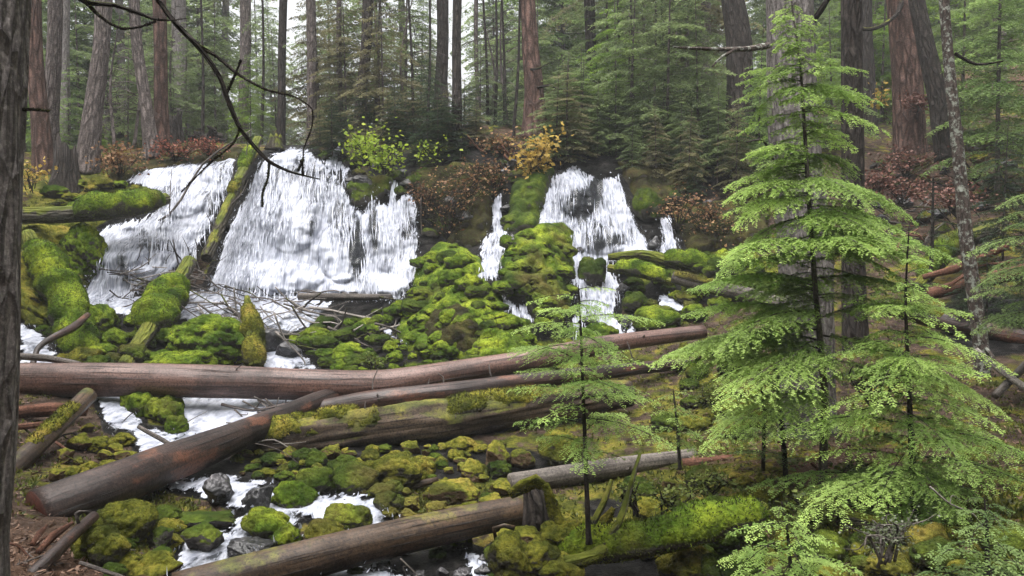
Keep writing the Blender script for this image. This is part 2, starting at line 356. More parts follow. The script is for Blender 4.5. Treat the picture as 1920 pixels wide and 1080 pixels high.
WATER = [  # name, material, label, polygon, lift
 ('waterfall','fall','wide white waterfall at the left, tumbling beside the leaning mossy log',
  [(240,338),(272,318),(345,308),(395,308),(432,290),(440,300),(428,340),(405,385),(388,430),(360,480),(310,520),(245,552),(170,572),(148,580),(160,545),(182,500),(176,445),(205,425),(262,412),(300,392),(305,372),(270,352)]),
 ('waterfall','fall','largest white waterfall, a rounded sheet in the middle left of the rock face',
  [(512,288),(545,277),(578,282),(612,312),(640,345),(662,392),(686,402),(694,352),(703,350),(706,388),(728,382),(733,340),(742,345),(744,372),(775,362),(779,400),(783,470),(780,525),(745,558),(600,556),(450,550),(392,545),(405,505),(425,440),(450,395),(470,345),(490,305)]),
 ('waterfall','fall','tall white waterfall at the right with dark rock showing through its top',
  [(1020,372),(1040,330),(1075,311),(1102,328),(1128,336),(1158,330),(1172,372),(1192,420),(1215,452),(1242,474),(1190,484),(1135,494),(1152,518),(1172,545),(1150,562),(1150,592),(1172,632),(1120,634),(1066,612),(1082,590),(1090,558),(1072,520),(1070,440),(1042,424),(1005,432)]),
 ('waterfall','fall','narrow white trickle down the dark bank behind the mossy mound',
  [(926,368),(936,366),(942,400),(950,434),(948,462),(936,500),(932,520),(878,520),(902,486),(906,452),(922,434)]),
 ('waterfall','fall','small white spout right of the large right waterfall',
  [(1238,412),(1258,408),(1266,446),(1278,482),(1232,480),(1242,450)]),
 ('waterfall','fall','thin white chute between green moss cushions below the trickle',
  [(940,556),(962,572),(986,566),(1002,604),(968,602),(955,585)]),
 ('stream','stream','thin trickle dropping at the left edge of the domed moss mound',
  [(748,604),(762,598),(770,612),(766,640),(750,640)]),
 ('stream','stream','thin trickle between the brown hollow and the rounded moss mound',
  [(868,628),(882,624),(884,650),(882,672),(868,672)]),
 ('stream','stream','white gush between low moss cushions left of the domed mound',
  [(718,612),(730,616),(744,634),(728,636)]),
 ('waterfall','fall','thin streak of water over the lip right of the largest waterfall',
  [(604,312),(616,292),(640,272),(634,296),(655,318),(650,345),(636,318),(622,322)]),
 ('waterfall','stream','small cascade curving down by the lime moss rock on the right',
  [(1172,632),(1180,604),(1200,596),(1192,612),(1190,632)]),
 ('stream','stream','white water between the driftwood tangle and the long smooth log',
  [(148,566),(300,548),(420,545),(560,556),(620,566),(600,600),(520,640),(560,662),(590,690),(430,695),(440,650),(420,610),(330,600),(220,588),(160,600)]),
 ('stream','stream','small patch of white water beside the left foreground trunk',
  [(36,606),(70,622),(100,660),(96,690),(40,676)]),
 ('stream','stream','patch of white water under the right debris logs',
  [(1232,548),(1262,556),(1282,582),(1240,582)]),
 ('stream','stream','white water pouring left of the moss cushions under the long log',
  [(180,738),(232,742),(256,780),(272,808),(330,812),(346,842),(300,866),(262,846),(250,812),(205,800)]),
 ('stream','stream','broad white water under the long log, right of the moss cushions',
  [(345,738),(560,738),(560,760),(510,784),(440,812),(395,842),(330,852),(322,820),(352,790),(330,765)]),
 ('stream','brook','foaming lower brook winding between dark boulders',
  [(300,905),(420,892),(520,912),(600,926),(706,930),(742,992),(700,1000),(620,990),(560,962),(545,1005),(500,1020),(450,1040),(430,1100),(320,1100),(345,1030),(345,990),(430,1000),(455,965),(415,935)]),
 ('stream','brook','narrow white runnel in the dark gap below the lower brown log',
  [(560,1068),(660,1060),(780,1082),(780,1110),(560,1110)]),
 ('stream','brook','thin white runnel beside the mossy root crown',
  [(862,1030),(884,1040),(930,1068),(955,1110),(900,1110)]),
]
# ground attributes; wet holds wet rock and painted shade
mossA = np.zeros_like(GD); wetShadeA = np.zeros_like(GD); litA = np.zeros_like(GD); briA = np.zeros_like(GD)
def blob(A, x, y, rx, ry, amt):
    A += amt*np.exp(-(((XX-x)/rx)**2+((GY-y)/ry)**2))
for n_, m_, l_, pg in WATER:
    sd = poly_sd(pg, XX, GY); wetShadeA = np.maximum(wetShadeA, np.clip((sd+26)/26, 0, 1))
blob(wetShadeA, 740, 400, 110, 90, .8); blob(wetShadeA, 600, 640, 170, 60, .8); blob(wetShadeA, 420, 620, 150, 60, .6); blob(wetShadeA, 1200, 420, 60, 60, .7)
blob(wetShadeA, 1850, 600, 160, 80, .6); blob(wetShadeA, 760, 870, 260, 40, .5); blob(wetShadeA, 850, 1060, 200, 40, .9); blob(wetShadeA, 1220, 1055, 200, 32, 1.2); blob(wetShadeA, 1130, 955, 60, 30, .8); blob(wetShadeA, 860, 390, 140, 90, .7); blob(wetShadeA, 900, 290, 180, 50, .45); blob(wetShadeA, 1180, 300, 200, 45, .5)  # includes painted shade: right-edge hollow and gaps under logs
blob(wetShadeA, 850, 610, 190, 75, 1.1); blob(wetShadeA, 1010, 500, 80, 90, 1.); blob(wetShadeA, 1300, 540, 110, 45, .8); blob(wetShadeA, 230, 640, 110, 50, .9); blob(wetShadeA, 90, 560, 60, 110, .7); blob(wetShadeA, 1690, 350, 90, 60, .5); blob(wetShadeA, 760, 850, 330, 30, .6); blob(wetShadeA, 1350, 400, 90, 60, .5); blob(wetShadeA, 1880, 620, 90, 50, .5); blob(wetShadeA, 760, 875, 330, 22, .8); blob(wetShadeA, 1250, 330, 170, 40, .4)  # includes shade painted between cushions and under the rotting log
mossA += .46; blob(mossA, 880, 590, 160, 90, .9); blob(mossA, 1020, 500, 80, 80, .9); blob(mossA, 110, 520, 110, 110, .7); blob(mossA, 1300, 510, 120, 50, .6)
blob(mossA, 220, 640, 120, 60, .6); blob(mossA, 800, 680, 200, 40, .7); blob(mossA, 800, 930, 200, 60, .35); blob(mossA, 260, 1000, 90, 70, .5); blob(mossA, 1300, 980, 260, 90, .45)
blob(mossA, 1820, 1000, 160, 90, .35); blob(mossA, 200, 350, 120, 30, .5); blob(mossA, 1350, 780, 100, 90, .2)
blob(mossA, 860, 350, 130, 60, -.5); blob(mossA, 1680, 370, 110, 70, -.6); blob(mossA, 1640, 930, 110, 50, -.7); blob(mossA, 80, 1050, 120, 60, -.8); blob(mossA, 90, 800, 90, 60, -.25)
blob(briA, 880, 590, 180, 110, 1.); blob(briA, 1020, 500, 90, 90, 1.); blob(briA, 150, 560, 160, 120, .8); blob(briA, 1300, 520, 140, 70, .8); blob(briA, 800, 680, 250, 50, .8)
blob(litA, 1640, 930, 130, 70, 1.); blob(litA, 80, 1050, 150, 60, .7); blob(litA, 950, 260, 130, 40, .25); blob(litA, 260, 270, 160, 40, .7); blob(litA, 1680, 370, 140, 80, .1); blob(litA, 1400, 860, 120, 60, .6)

# assemble the one ground sheet: near rows, visible rows, rows behind the crest
nx = len(PX)
near = [(-30., 3.0), (-8., 1.6), (-1.5, 1.5), (1.0, 1.4), (2.5, .9), (3.6, .3)]
rows = []
def wpt(d, h, g=None):
    g = d if g is None else g
    return np.stack([(PX-960)/F*g, d*CP+h*SP, CAMZ-d*SP+h*CP], -1)
for d, z in near:
    dd = np.full(nx, d); sel = (GD[:, 0]-4)
    rows.append(wpt(dd, zof(dd, z), np.full(nx, max(d, 4.0)) if d > 0 else np.full(nx, 4-d)))
nn = len(rows)
for j in range(NV): rows.append(wpt(GD[:, j], GH[:, j]))
zc = rows[-1][:, 2]; dc = GD[:, -1]
for e in (.3, .7, 1.2, 2, 3, 4.5, 6, 8, 10, 13, 16, 20, 25, 31, 38, 50, 80, 150, 400, 1200):
    dd = dc+e; base = zc+GG*(1-np.exp(-e/14.))*2.2+min(e, 12)*.015
    Pn = wpt(dd, zof(dd, base)); base = base+fbm(Pn*.35, 3, 9)*.35*min(1, e/3)-.25*min(1, e)
    rows.append(wpt(dd, zof(dd, base)))
V = np.stack(rows, 1); nr = V.shape[1]
hills = 1
ii = (np.arange(nx-1)[:, None]*nr+np.arange(nr-1)[None]).ravel()
Fq = np.stack([ii, ii+nr, ii+nr+1, ii+1], 1)
def pad(A, a, b): return np.concatenate([np.repeat(A[:, :1]*0+a, nn, 1), A, np.repeat(A[:, -1:]*0+b, nr-nn-NV, 1)], 1).ravel()
g = mk('ground', V.reshape(-1, 3), Fq, M['ground'], attrs=dict(moss=pad(mossA, .3, .35), wet=pad(wetShadeA, 0, 0), litter=pad(litA, .3, .5), bright=pad(np.clip(briA, 0, 1), 0, 0)))  # wet also carries the painted shade
tag(g, kind='structure')
BACK = V[:, nn+NV:, :]
def ground_behind(x, y):
    """height of the sheet behind the crest at world x,y"""
    p = V[:, nn:, :]; d2 = (p[..., 0]-x)**2+(p[..., 1]-y)**2; k = np.unravel_index(np.argmin(d2), d2.shape); return float(p[k][2])

# ------------------------------------------------------------------ water sheets
THIN = [(668,478,14,50,1.5),(642,430,22,26,.5),(560,330,50,26,.45),(520,400,16,60,.35),(585,430,20,50,.3),(700,420,8,40,1.2),(765,420,10,40,.7),(1092,385,26,26,1.4),(1118,350,10,22,1.4),(1165,450,12,8,1.5),(1120,455,14,10,1.0),(270,460,30,20,.4),(395,370,16,40,.4),(230,500,12,30,.5),(300,375,25,22,.6),(740,490,30,40,.3),(600,330,40,30,.25),(560,530,120,25,-.4),(480,470,50,60,-.5),(620,480,30,60,-.2),(700,530,60,25,-.3),
                               (1125,450,40,40,.3),(415,330,12,20,.6),(640,400,20,40,.35),(210,520,40,40,-.2),(600,660,60,40,.5),(520,620,50,30,.5),(400,590,60,30,.3),(440,780,60,40,-.6),(500,1045,60,25,.8),(640,960,60,20,-.3)]
for name, mat, lab, pg in WATER:
    pa = np.array(pg); st = 2.6
    xs = np.arange(pa[:, 0].min()-10, pa[:, 0].max()+10, st); ys = np.arange(pa[:, 1].min()-8, pa[:, 1].max()+8, st)
    X, Y = np.meshgrid(xs, ys, indexing='ij'); sd = poly_sd(pg, X, Y); D = gdepth(X.ravel(), Y.ravel()).reshape(X.shape)
    P = W(X, Y, D); fall = mat == 'fall'
    if fall:
        q = np.stack([P[..., 0]*4.5, P[..., 1]*.5, P[..., 2]*.6], -1); r = 1-np.abs(fbm(q, 4, 3)); l = .05+.16*(r-.6)+.14*np.abs(fbm(P*1.1, 2, 8))+.03*fbm(P*[9, 2, 1.5], 2, 6)
        for (x, y, rx, ry, h_) in [(545,390,62,85,.30),(640,470,45,60,.40),(725,450,35,60,.22),(1082,365,36,42,.35),(1130,450,50,28,.28),(250,480,60,38,.28),(690,535,80,24,.35),(335,370,55,38,.22),(520,520,90,30,.3),(1190,470,40,20,.25)]:
            q_ = ((X-x)/rx)**2+((Y-y)/ry)**2; l = l+h_*np.sqrt(np.clip(1-q_, 0, 1))*.9
    else:
        q = P*[2.2, 1.2, 2.]; l = .05+.16*np.abs(fbm(q, 4, 4))
    edge = sd*D/F
    D2 = D-(l if fall else l*.8)*np.clip(edge/.15+.3, .1, 1)-.04
    P = W(X, Y, D2)
    thin = np.zeros_like(X)
    for (x, y, rx, ry, a_) in THIN:
        thin += a_*np.exp(-(((X-x)/rx)**2+((Y-y)/ry)**2))
    ok = sd > -7; cell = ok[:-1, :-1] | ok[1:, :-1] | ok[:-1, 1:] | ok[1:, 1:]
    n1 = X.shape[1]; i0 = (np.arange(X.shape[0]-1)[:, None]*n1+np.arange(n1-1)[None]); i0 = i0[cell]
    Fc = np.stack([i0, i0+1, i0+n1+1, i0+n1], 1)
    used, inv = np.unique(Fc, return_inverse=True); Fc = inv.reshape(Fc.shape)
    Vw = P.reshape(-1, 3)[used]; Ed = np.clip(edge.ravel()[used]/(.26 if fall else .22)+.12, -.6, 1.5); Th = thin.ravel()[used]; fl = [Fc]
    rw_ = np.random.default_rng(int(pa.sum()) % 999); area = (sd > 0).sum()*st*st
    if fall:      # strands of falling water in front of the veil, and drops thrown off at its foot
        ns = int(area/34); px_ = rw_.uniform(xs[0], xs[-1], ns*3); py_ = rw_.uniform(ys[0], ys[-1], ns*3); sdp = poly_sd(pg, px_, py_); Tp = np.zeros(len(px_))
        for (x, y, rx, ry, a_) in THIN: Tp += a_*np.exp(-(((px_-x)/rx)**2+((py_-y)/ry)**2))
        lowf = fbm(np.stack([px_*.022, py_*.012, px_*0+3], -1), 3, 4); ok_ = (sdp > 2.5) & (rw_.random(len(px_)) < np.clip(.45+lowf*1.9-Tp*.9, .04, 1)); px_, py_ = px_[ok_][:ns], py_[ok_][:ns]; ns = len(px_)
        ln = rw_.uniform(8, 46, ns); K = 7; tt = np.linspace(0, 1, K); drift = rw_.normal(0, 3, ns)+(px_-pa[:, 0].mean())*.03; ox = px_[:, None]+drift[:, None]*tt**2; oy = py_[:, None]+ln[:, None]*tt
        Dg = gdepth(ox.ravel(), np.clip(oy.ravel(), 0, pa[:, 1].max()+4)).reshape(ox.shape); lf = (.12+rw_.uniform(0, .22, ns))[:, None]*(.4+np.sin(tt*2.6)[None])
        wpx = (rw_.uniform(.25, .85, ns)[:, None]*np.sin(np.pi*(tt*.9+.08))[None]); yy = np.minimum(oy, pa[:, 1].max()+6)
        for (x, y, rx, ry, h_) in [(545,390,62,85,.30),(640,470,45,60,.40),(725,450,35,60,.22),(1082,365,36,42,.35),(1130,450,50,28,.28),(250,480,60,38,.28),(690,535,80,24,.35),(335,370,55,38,.22),(520,520,90,30,.3)]:
            lf = lf+h_*np.sqrt(np.clip(1-((ox-x)/rx)**2-((yy-y)/ry)**2, 0, 1))*.9
        A_ = W(ox-wpx, yy, Dg-lf-.04); B_ = W(ox+wpx, yy, Dg-lf-.04); Q = np.stack([A_, B_], 2).reshape(ns, -1, 3)
        base = len(Vw)+(np.arange(ns)*K*2)[:, None]+(np.arange(K-1)*2)[None]; fs_ = np.stack([base, base+1, base+3, base+2], -1).reshape(-1, 4)
        Vw = np.vstack([Vw, Q.reshape(-1, 3)]); Ed = np.concatenate([Ed, np.full(ns*K*2, 1.5)]); Th = np.concatenate([Th, np.repeat(rw_.uniform(-.4, .35, ns), K*2)]); fl = [np.vstack([Fc, fs_])]
    nd = int(area/(22 if fall else 40)); px_ = rw_.uniform(xs[0], xs[-1], nd*4); py_ = rw_.uniform(ys[0], ys[-1]+4, nd*4); s_ = poly_sd(pg, px_, py_); pr = np.exp(-np.abs(s_+1)/4.5)*(.25+.75*np.clip((py_-ys[0])/(ys[-1]-ys[0]), 0, 1)**2); ok_ = rw_.random(nd*4) < pr*1.6
    px_, py_ = px_[ok_], py_[ok_]; nd = len(px_)
    if nd:
        C_ = W(px_, py_, gdepth(px_, py_)-.12-rw_.uniform(0, .3, nd)); a_ = rw_.normal(0, 1, (nd, 3, 3))*rw_.uniform(.004, .016, nd)[:, None, None]; a_[:, :, 2] *= 1.6
        o_ = len(Vw); Vw = np.vstack([Vw, (C_[:, None]+a_).reshape(-1, 3)]); Ed = np.concatenate([Ed, np.full(nd*3, 1.5)]); Th = np.concatenate([Th, np.full(nd*3, -1.3)]); fl.append(o_+np.arange(nd*3).reshape(-1, 3))
    o = mk(name, Vw, fl, M[mat], attrs=dict(edge=Ed, thin=Th))
    tag(o, lab, 'waterfall' if name == 'waterfall' else 'water', kind='structure')

def fuzz(V0, fl, U0, n, ln, seed=0, zmin=-.5):
    """short moss blades standing on the faces of a mesh, part of the same mesh"""
    r = np.random.default_rng(seed); tri = []
    for f in fl:
        f = np.asarray(f); tri.append(f[:, :3]);
        if f.shape[1] == 4: tri.append(f[:, [0, 2, 3]])
    tri = np.vstack(tri); A, B, C = V0[tri[:, 0]], V0[tri[:, 1]], V0[tri[:, 2]]
    N = np.cross(B-A, C-A); ar = np.linalg.norm(N, axis=1)+1e-12; Nn = N/ar[:, None]; ar = ar*(Nn[:, 2] > zmin); i = r.choice(len(tri), n, p=ar/ar.sum())
    a, b = r.random(n), r.random(n); q = a+b > 1; a[q] = 1-a[q]; b[q] = 1-b[q]
    P = A[i]+(B-A)[i]*a[:, None]+(C-A)[i]*b[:, None]; d = Nn[i]*.8+r.normal(0, .45, (n, 3)); d[:, 2] += .15
    w_ = np.cross(d, r.normal(0, 1, (n, 3))); w_ /= np.linalg.norm(w_, axis=1)[:, None]+1e-9; L = ln*r.uniform(.5, 1.3, n)[:, None]
    T = np.stack([P-w_*L*.28-d*L*.2, P+w_*L*.28-d*L*.2, P+d*L], 1).reshape(-1, 3); o = len(V0)
    return np.vstack([V0, T]), list(fl)+[o+np.arange(3*n).reshape(-1, 3)], (np.vstack([U0, np.zeros((3*n, 2))]) if U0 is not None else None)

# ------------------------------------------------------------------ tubes: trunks, logs, sticks
def smooth_path(pts, rad, n):
    pts = np.array(pts, float); rad = np.array(rad, float)
    s = np.concatenate([[0], np.cumsum(np.linalg.norm(np.diff(pts, axis=0), axis=1))]); x = np.linspace(0, s[-1], n)
    if len(pts) > 2: P = cubic(s, pts, x)
    else: P = pts[0]+(pts[1]-pts[0])*(x/s[-1])[:, None]
    return P, np.interp(x, s, rad), x
def tube_arr(pts, rad, n=None, sides=16, seed=0, bumpy=.06, fine=0., capends=(True, True), flare=0., jag=0.):
    L = np.linalg.norm(np.diff(np.array(pts, float), axis=0), axis=1).sum()
    n = n or max(3, int(L/.12)+2)
    P, r, s = smooth_path(pts, rad, n)
    T = np.gradient(P, axis=0); T /= np.linalg.norm(T, axis=1)[:, None]+1e-9
    up = np.array([0, 0, 1.]) if abs(T[0, 2]) < .8 else np.array([0, -1., 0])
    B = np.cross(T, up); B /= np.linalg.norm(B, axis=1)[:, None]; N = np.cross(B, T)
    a = np.arange(sides+1)/sides*2*np.pi
    ca, sa = np.cos(a), np.sin(a)
    rr = r[:, None]*np.ones(sides+1)
    q = np.stack(np.broadcast_arrays(ca[None]*1.3+seed*3.1, sa[None]*1.3, (s/(r.mean()*6+.02))[:, None]), -1)
    rr = rr*(1+bumpy*fbm(q, 3, seed))
    if fine:
        q = np.stack(np.broadcast_arrays(ca[None]*5+seed, sa[None]*5, (s*1.2)[:, None]), -1); rr = rr*(1+fine*(np.abs(fbm(q, 3, seed+5))*2-.5))
    if flare:
        k = np.exp(-s/(r[0]*1.6))[:, None]; rr = rr*(1+flare*k*(1+.55*np.sin(a*3+seed)[None]*1.0+.3*np.sin(a*5+seed*2)[None]))
    Vv = P[:, None]+B[:, None]*(ca[None]*1.)[..., None]*rr[..., None]+N[:, None]*sa[None][..., None]*rr[..., None]
    if jag: Vv[-1] += T[-1]*(jag*np.abs(fbm(np.stack([ca*3, sa*3, ca*0+seed], -1), 3, seed+9))*4)[:, None]; Vv[-1, -1] = Vv[-1, 0]
    uv = np.stack(np.broadcast_arrays((a*r.mean())[None], s[:, None]), -1).reshape(-1, 2)
    m = sides+1; i = (np.arange(n-1)[:, None]*m+np.arange(sides)[None]).ravel()
    Q = np.stack([i, i+1, i+m+1, i+m], 1)
    Vv = Vv.reshape(-1, 3); tris = []
    for e, k in ((0, 0), (1, (n-1)*m)):
        if capends[e]:
            c = len(Vv); inner = Vv[k:k+m].mean(0)-(T[0] if e == 0 else -T[-1])*-.0
            if jag and e: inner = P[-1]-T[-1]*r[-1]*.8
            Vv = np.vstack([Vv, inner]); uv = np.vstack([uv, [0, 0]]); idx = k+np.arange(sides)
            t = np.stack([np.full(sides, c), idx+1, idx], 1) if e == 0 else np.stack([np.full(sides, c), idx, idx+1], 1); tris.append(t)
    return Vv, [Q]+([np.vstack(tris)] if tris else []), uv
def merge(parts):
    V_, U_, fs = [], [], {}; o = 0
    for V0, F0, U0 in parts:
        V_.append(V0); U_.append(U0)
        for f in F0: fs.setdefault(f.shape[1], []).append(f+o)
        o += len(V0)
    return np.vstack(V_), [np.vstack(f) for f in fs.values()], np.vstack(U_)
def pxpath(p):   # [(px,py,width_px,depth)...]
    return [W(a, b, d) for a, b, w_, d in p], [w_*d/F/2 for a, b, w_, d in p]

def place(parent, o):     # child keeps world coords although its parent empty sits at the base
    o.parent = parent; o.location = -parent.location; return o

def log(name, path, mat, label, cat='log', sides=28, seed=0, bumpy=.07, fine=.04, ends=None, stubs=0, group=None, stublen=.15, jag=0., moss=None, cutmat=None):
    pts, rad = pxpath(path)
    arr = [tube_arr(pts, rad, None, sides, seed, bumpy, fine, jag=jag)]
    base = np.array(pts[0]); rt = empty(name, base, label, cat, group)
    rnd = np.random.default_rng(seed+100)
    a0, a1, a2 = arr[0]
    if mat.startswith('barkmoss'): a0, a1, a2 = fuzz(a0, a1, a2, 5000, .022, seed, .25)
    place(rt, mk('trunk', a0, a1, M[mat], uv=a2))
    P, r, s = smooth_path(pts, rad, 60)
    T = np.gradient(P, axis=0); T /= np.linalg.norm(T, axis=1)[:, None]
    for k in range(stubs):
        i = rnd.integers(4, 56); a = rnd.uniform(-.2, 3.3); up = np.array([0, 0, 1.]); B = np.cross(T[i], up); B /= np.linalg.norm(B)
        d = B*math.cos(a)+up*abs(math.sin(a)); p0 = P[i]+d*r[i]*.8; L = stublen*rnd.uniform(.5, 1.6)
        b = tube_arr([p0, p0+d*L*.5+rnd.normal(0, .02, 3), p0+d*L+rnd.normal(0, .05, 3)], [.016, .011, .005], 6, 6, k)
        place(rt, mk('branch_stub', b[0], b[1], M['stick'], uv=b[2]))
    for (t0, t1, cov, hh) in (moss or []):   # shaggy moss coat on top of the log between fractions t0..t1
        m = max(10, int((t1-t0)*(s[-1])/.05)); tt = np.linspace(t0, t1, m)
        C = np.stack([np.interp(tt*s[-1], s, P[:, q]) for q in range(3)], 1); rr = np.interp(tt*s[-1], s, r)
        tx = np.gradient(C, axis=0); tx /= np.linalg.norm(tx, axis=1)[:, None]; B = np.cross(tx, [0, 0, 1.]); B /= np.linalg.norm(B, axis=1)[:, None]; N = np.cross(B, tx)
        ns = 26; a = np.linspace(-cov, cov, ns)
        env = np.sqrt(np.clip(1-(a/cov)**2, 0, 1))[None]*np.sqrt(np.clip(1-(2*(tt-t0)/(t1-t0)-1)**4, 0, 1))[:, None]
        Q = C[:, None]+N[:, None]*np.cos(a)[None, :, None]*rr[:, None, None]+B[:, None]*np.sin(a)[None, :, None]*rr[:, None, None]
        nn_ = (Q-C[:, None]); nn_ /= np.linalg.norm(nn_, axis=2)[..., None]
        th = env*hh*(.12+.95*lobes(Q*(3.0 if hh > .09 else 6), seed)+.35*lobes(Q*7, seed+1))-rr[:, None]*.14*(1-env)-.0+np.minimum(0, fbm(Q*(2.2 if hh > .09 else 3.5), 3, seed+3)+(.25 if hh > .09 else .08))*hh*(1.6 if hh > .09 else 5)
        Q = Q+nn_*th[..., None]
        i = (np.arange(m-1)[:, None]*ns+np.arange(ns-1)[None]).ravel()
        Qv = Q.reshape(-1, 3); fq = np.stack([i, i+1, i+ns+1, i+ns], 1); area = 2*cov*r.mean()*(t1-t0)*s[-1]; bl = .022
        Qv, ff, _ = fuzz(Qv, [fq], None, int(min(26000, area/(bl*bl*.4))), bl, seed, -1)
        place(rt, mk('moss_coat', Qv, ff, M['moss' if hh > .09 else 'mossb']))
    return rt

# ------------------------------------------------------------------ fallen logs
log('fallen_log', [(-60,712,66,12.2),(180,712,64,12.2),(420,716,61,12.3),(600,721,58,12.5),(720,720,53,12.7),(820,704,47,12.9),(980,678,42,13.3),(1140,645,34,13.8),(1320,622,25,14.3)],
    'logpurple', 'long smooth purplish log spanning the stream right across the picture', sides=40, seed=1, bumpy=.05, fine=.015, stubs=2, stublen=.06)
log('fallen_log', [(540,782,40,12.0),(700,752,42,12.1),(860,733,38,12.3),(1000,714,33,12.7),(1150,696,26,13.2),(1300,680,20,13.8)],
    'logdark', 'dark wet log with short twig stubs just below the long smooth log', sides=32, seed=2, bumpy=.08, fine=.03, stubs=11, stublen=.22)
log('fallen_log', [(400,860,70,10.8),(520,832,86,10.9),(700,806,84,11.1),(860,784,74,11.4),(1010,762,64,11.7),(1180,738,48,12.2)],
    'logrot', 'thick furrowed rotting log with straw coloured moss along its side', sides=44, seed=3, bumpy=.16, fine=.2, stubs=3, moss=[(.02,.38,1.3,.07),(.52,.78,1.25,.06)])
lg = log('fallen_log', [(72,966,94,7.6),(180,925,92,8.0),(300,875,76,8.9),(420,828,58,10.0),(510,790,44,11.0),(600,750,34,12.15),(690,722,28,13.3)],
    'logdiag', 'dark diagonal log with a sawn end and orange bare patches at lower left', sides=40, seed=4, bumpy=.07, fine=.035, stubs=3, stublen=.1)
# sawn end: disc of dark red heartwood, set proud of the log's end
p0 = W(72,966,7.6); p1 = W(180,925,8.0); t_ = (p1-p0)/np.linalg.norm(p1-p0); rr_ = 94*7.6/F/2
ncut = NT('sawn_end'); vv = ncut.obj(); rg = ncut.noise(vv, 22, 4, .6); lc = ncut.noise(vv, 9, 3, .5)
cc = ncut.ramp(rg, [(.3, (.03, .010, .007)), (.6, (.075, .024, .016)), (.8, (.11, .05, .035))]); cc = ncut.mix(ncut.ramp(lc, [(.68, 0.0), (.71, .9)]), cc, (.42, .33, .24))
M['cut'] = ncut.done(ncut.pbr(cc, .6, ncut.bump(rg, .01, .8)))
b = tube_arr([p0-t_*.012, p0+t_*.03], [rr_*.96, rr_*.97], 3, 40, 4, .07, .03); place(lg, mk('sawn_end', b[0], b[1], M['cut'], uv=b[2]))
log('fallen_log', [(330,1118,86,6.6),(480,1076,80,6.8),(700,1018,68,7.2),(860,982,62,7.6),(985,956,56,7.9)],
    'logbrown', 'smooth brown log rising from the bottom edge to the mossy root crown', sides=40, seed=5, bumpy=.05, fine=.02)
lf = log('fallen_log', [(958,908,40,9.2),(1070,890,40,9.4),(1190,872,36,9.7),(1300,858,34,10.1)],
    'loggrey', 'short grey sawn log behind the centre sapling', sides=32, seed=6, bumpy=.04, fine=.015, stubs=6, stublen=.07)
p0 = W(958,908,9.2); p1 = W(1070,890,9.4); t_ = (p1-p0)/np.linalg.norm(p1-p0); rr_ = 40*9.2/F/2
b = tube_arr([p0-t_*.01, p0+t_*.03], [rr_*.95, rr_*.97], 3, 32, 6, .04, .01); place(lf, mk('sawn_end', b[0], b[1], M['loggrey'], uv=b[2]))
log('fallen_log', [(0,902,40,8.6),(60,845,36,9.2),(165,742,32,10.8)], 'logbrown', 'leaning grey pole with mossy flanks at the left below the long log', sides=24, seed=7, moss=[(.25,.8,1.2,.03)])
log('fallen_log', [(-20,1140,30,5.6),(60,1078,27,5.9),(120,1020,24,6.3),(176,968,20,6.8)], 'logdark', 'thin dark pole in the bottom left corner', sides=20, seed=8, stubs=3)
for k,(a,b_) in enumerate([([(72,1035,12,6.2),(100,1005,16,6.4),(135,980,6,6.7)],'red splintered slab of wood under the sawn log end, nearer the trunk'),([(60,1020,8,6.3),(75,1000,12,6.5),(88,985,4,6.6)],'small red wood splinter under the sawn log end'),
                           ([(150,1055,7,6.2),(200,1072,9,6.1),(240,1085,5,6.0)],'pale stick on the soil in the bottom left corner')]):
    log('wood_splinter', a, 'logred' if k < 2 else 'stick', b_, cat='wood', sides=9, seed=20+k, bumpy=.3)
log('fallen_log', [(-20,405,30,17.0),(120,402,32,17.2),(250,392,28,17.7),(312,372,22,18.4)], 'barkmoss', 'log lying across the bank at upper left under bright moss', sides=24, seed=9, moss=[(.45,.96,2.2,.22)])
log('fallen_log', [(484,262,16,21.4),(464,300,19,20.2),(442,352,20,19.1),(402,450,22,18.0),(388,485,22,17.6)], 'barkpatch', 'mossy log leaning between the two left waterfalls', sides=26, seed=10, bumpy=.25, fine=.1, stubs=5, stublen=.5, moss=[(.12,.4,1.3,.10),(.5,.66,1.1,.09)])
log('fallen_log', [(356,490,26,17.4),(322,548,28,16.4),(290,600,30,15.4),(232,690,30,14.0)], 'barkmoss', 'slanting log with fat moss collars above the long log', sides=24, seed=11, moss=[(.2,.68,2.7,.26)])
log('fallen_log', [(52,440,26,16.4),(90,510,30,15.8),(128,590,30,15.1),(158,690,30,14.2)], 'barkmossy', 'moss laden log sliding down the left bank', sides=24, seed=12, moss=[(.08,.98,2.4,.24)])
log('fallen_log', [(1140,482,12,17.3),(1200,478,20,17.2),(1290,500,24,17.2),(1380,520,20,17.4),(1460,530,18,17.6)], 'barkmossy', 'mossy log lying at the foot of the right waterfall', sides=22, seed=13, moss=[(.3,.95,1.9,.2)])
log('fallen_log', [(1262,520,22,16.2),(1330,538,26,15.9),(1420,556,26,15.6),(1520,590,26,15)], 'loggrey', 'grey weathered log pointing to the big trunk on the right', sides=22, seed=14, moss=[(.0,.35,1.3,.05)])
log('fallen_log', [(1140,502,14,16.9),(1200,512,18,16.7),(1262,530,14,16.4)], 'barkmossy', 'short mossy log end jutting over the right cascade', sides=18, seed=15, moss=[(.1,.9,2.,.14)])
log('fallen_log', [(560,556,13,17.4),(650,557,14,17.3),(735,557,11,17.4)], 'loggrey', 'straight grey pole at the foot of the largest waterfall', sides=16, seed=16)
log('fallen_log', [(463,556,10,15.0),(470,610,28,14.7),(480,690,30,14.2)], 'barkmossy', 'upright moss covered snag with a pointed top above the long log', sides=20, seed=17, moss=[(.12,.97,3.0,.08)])
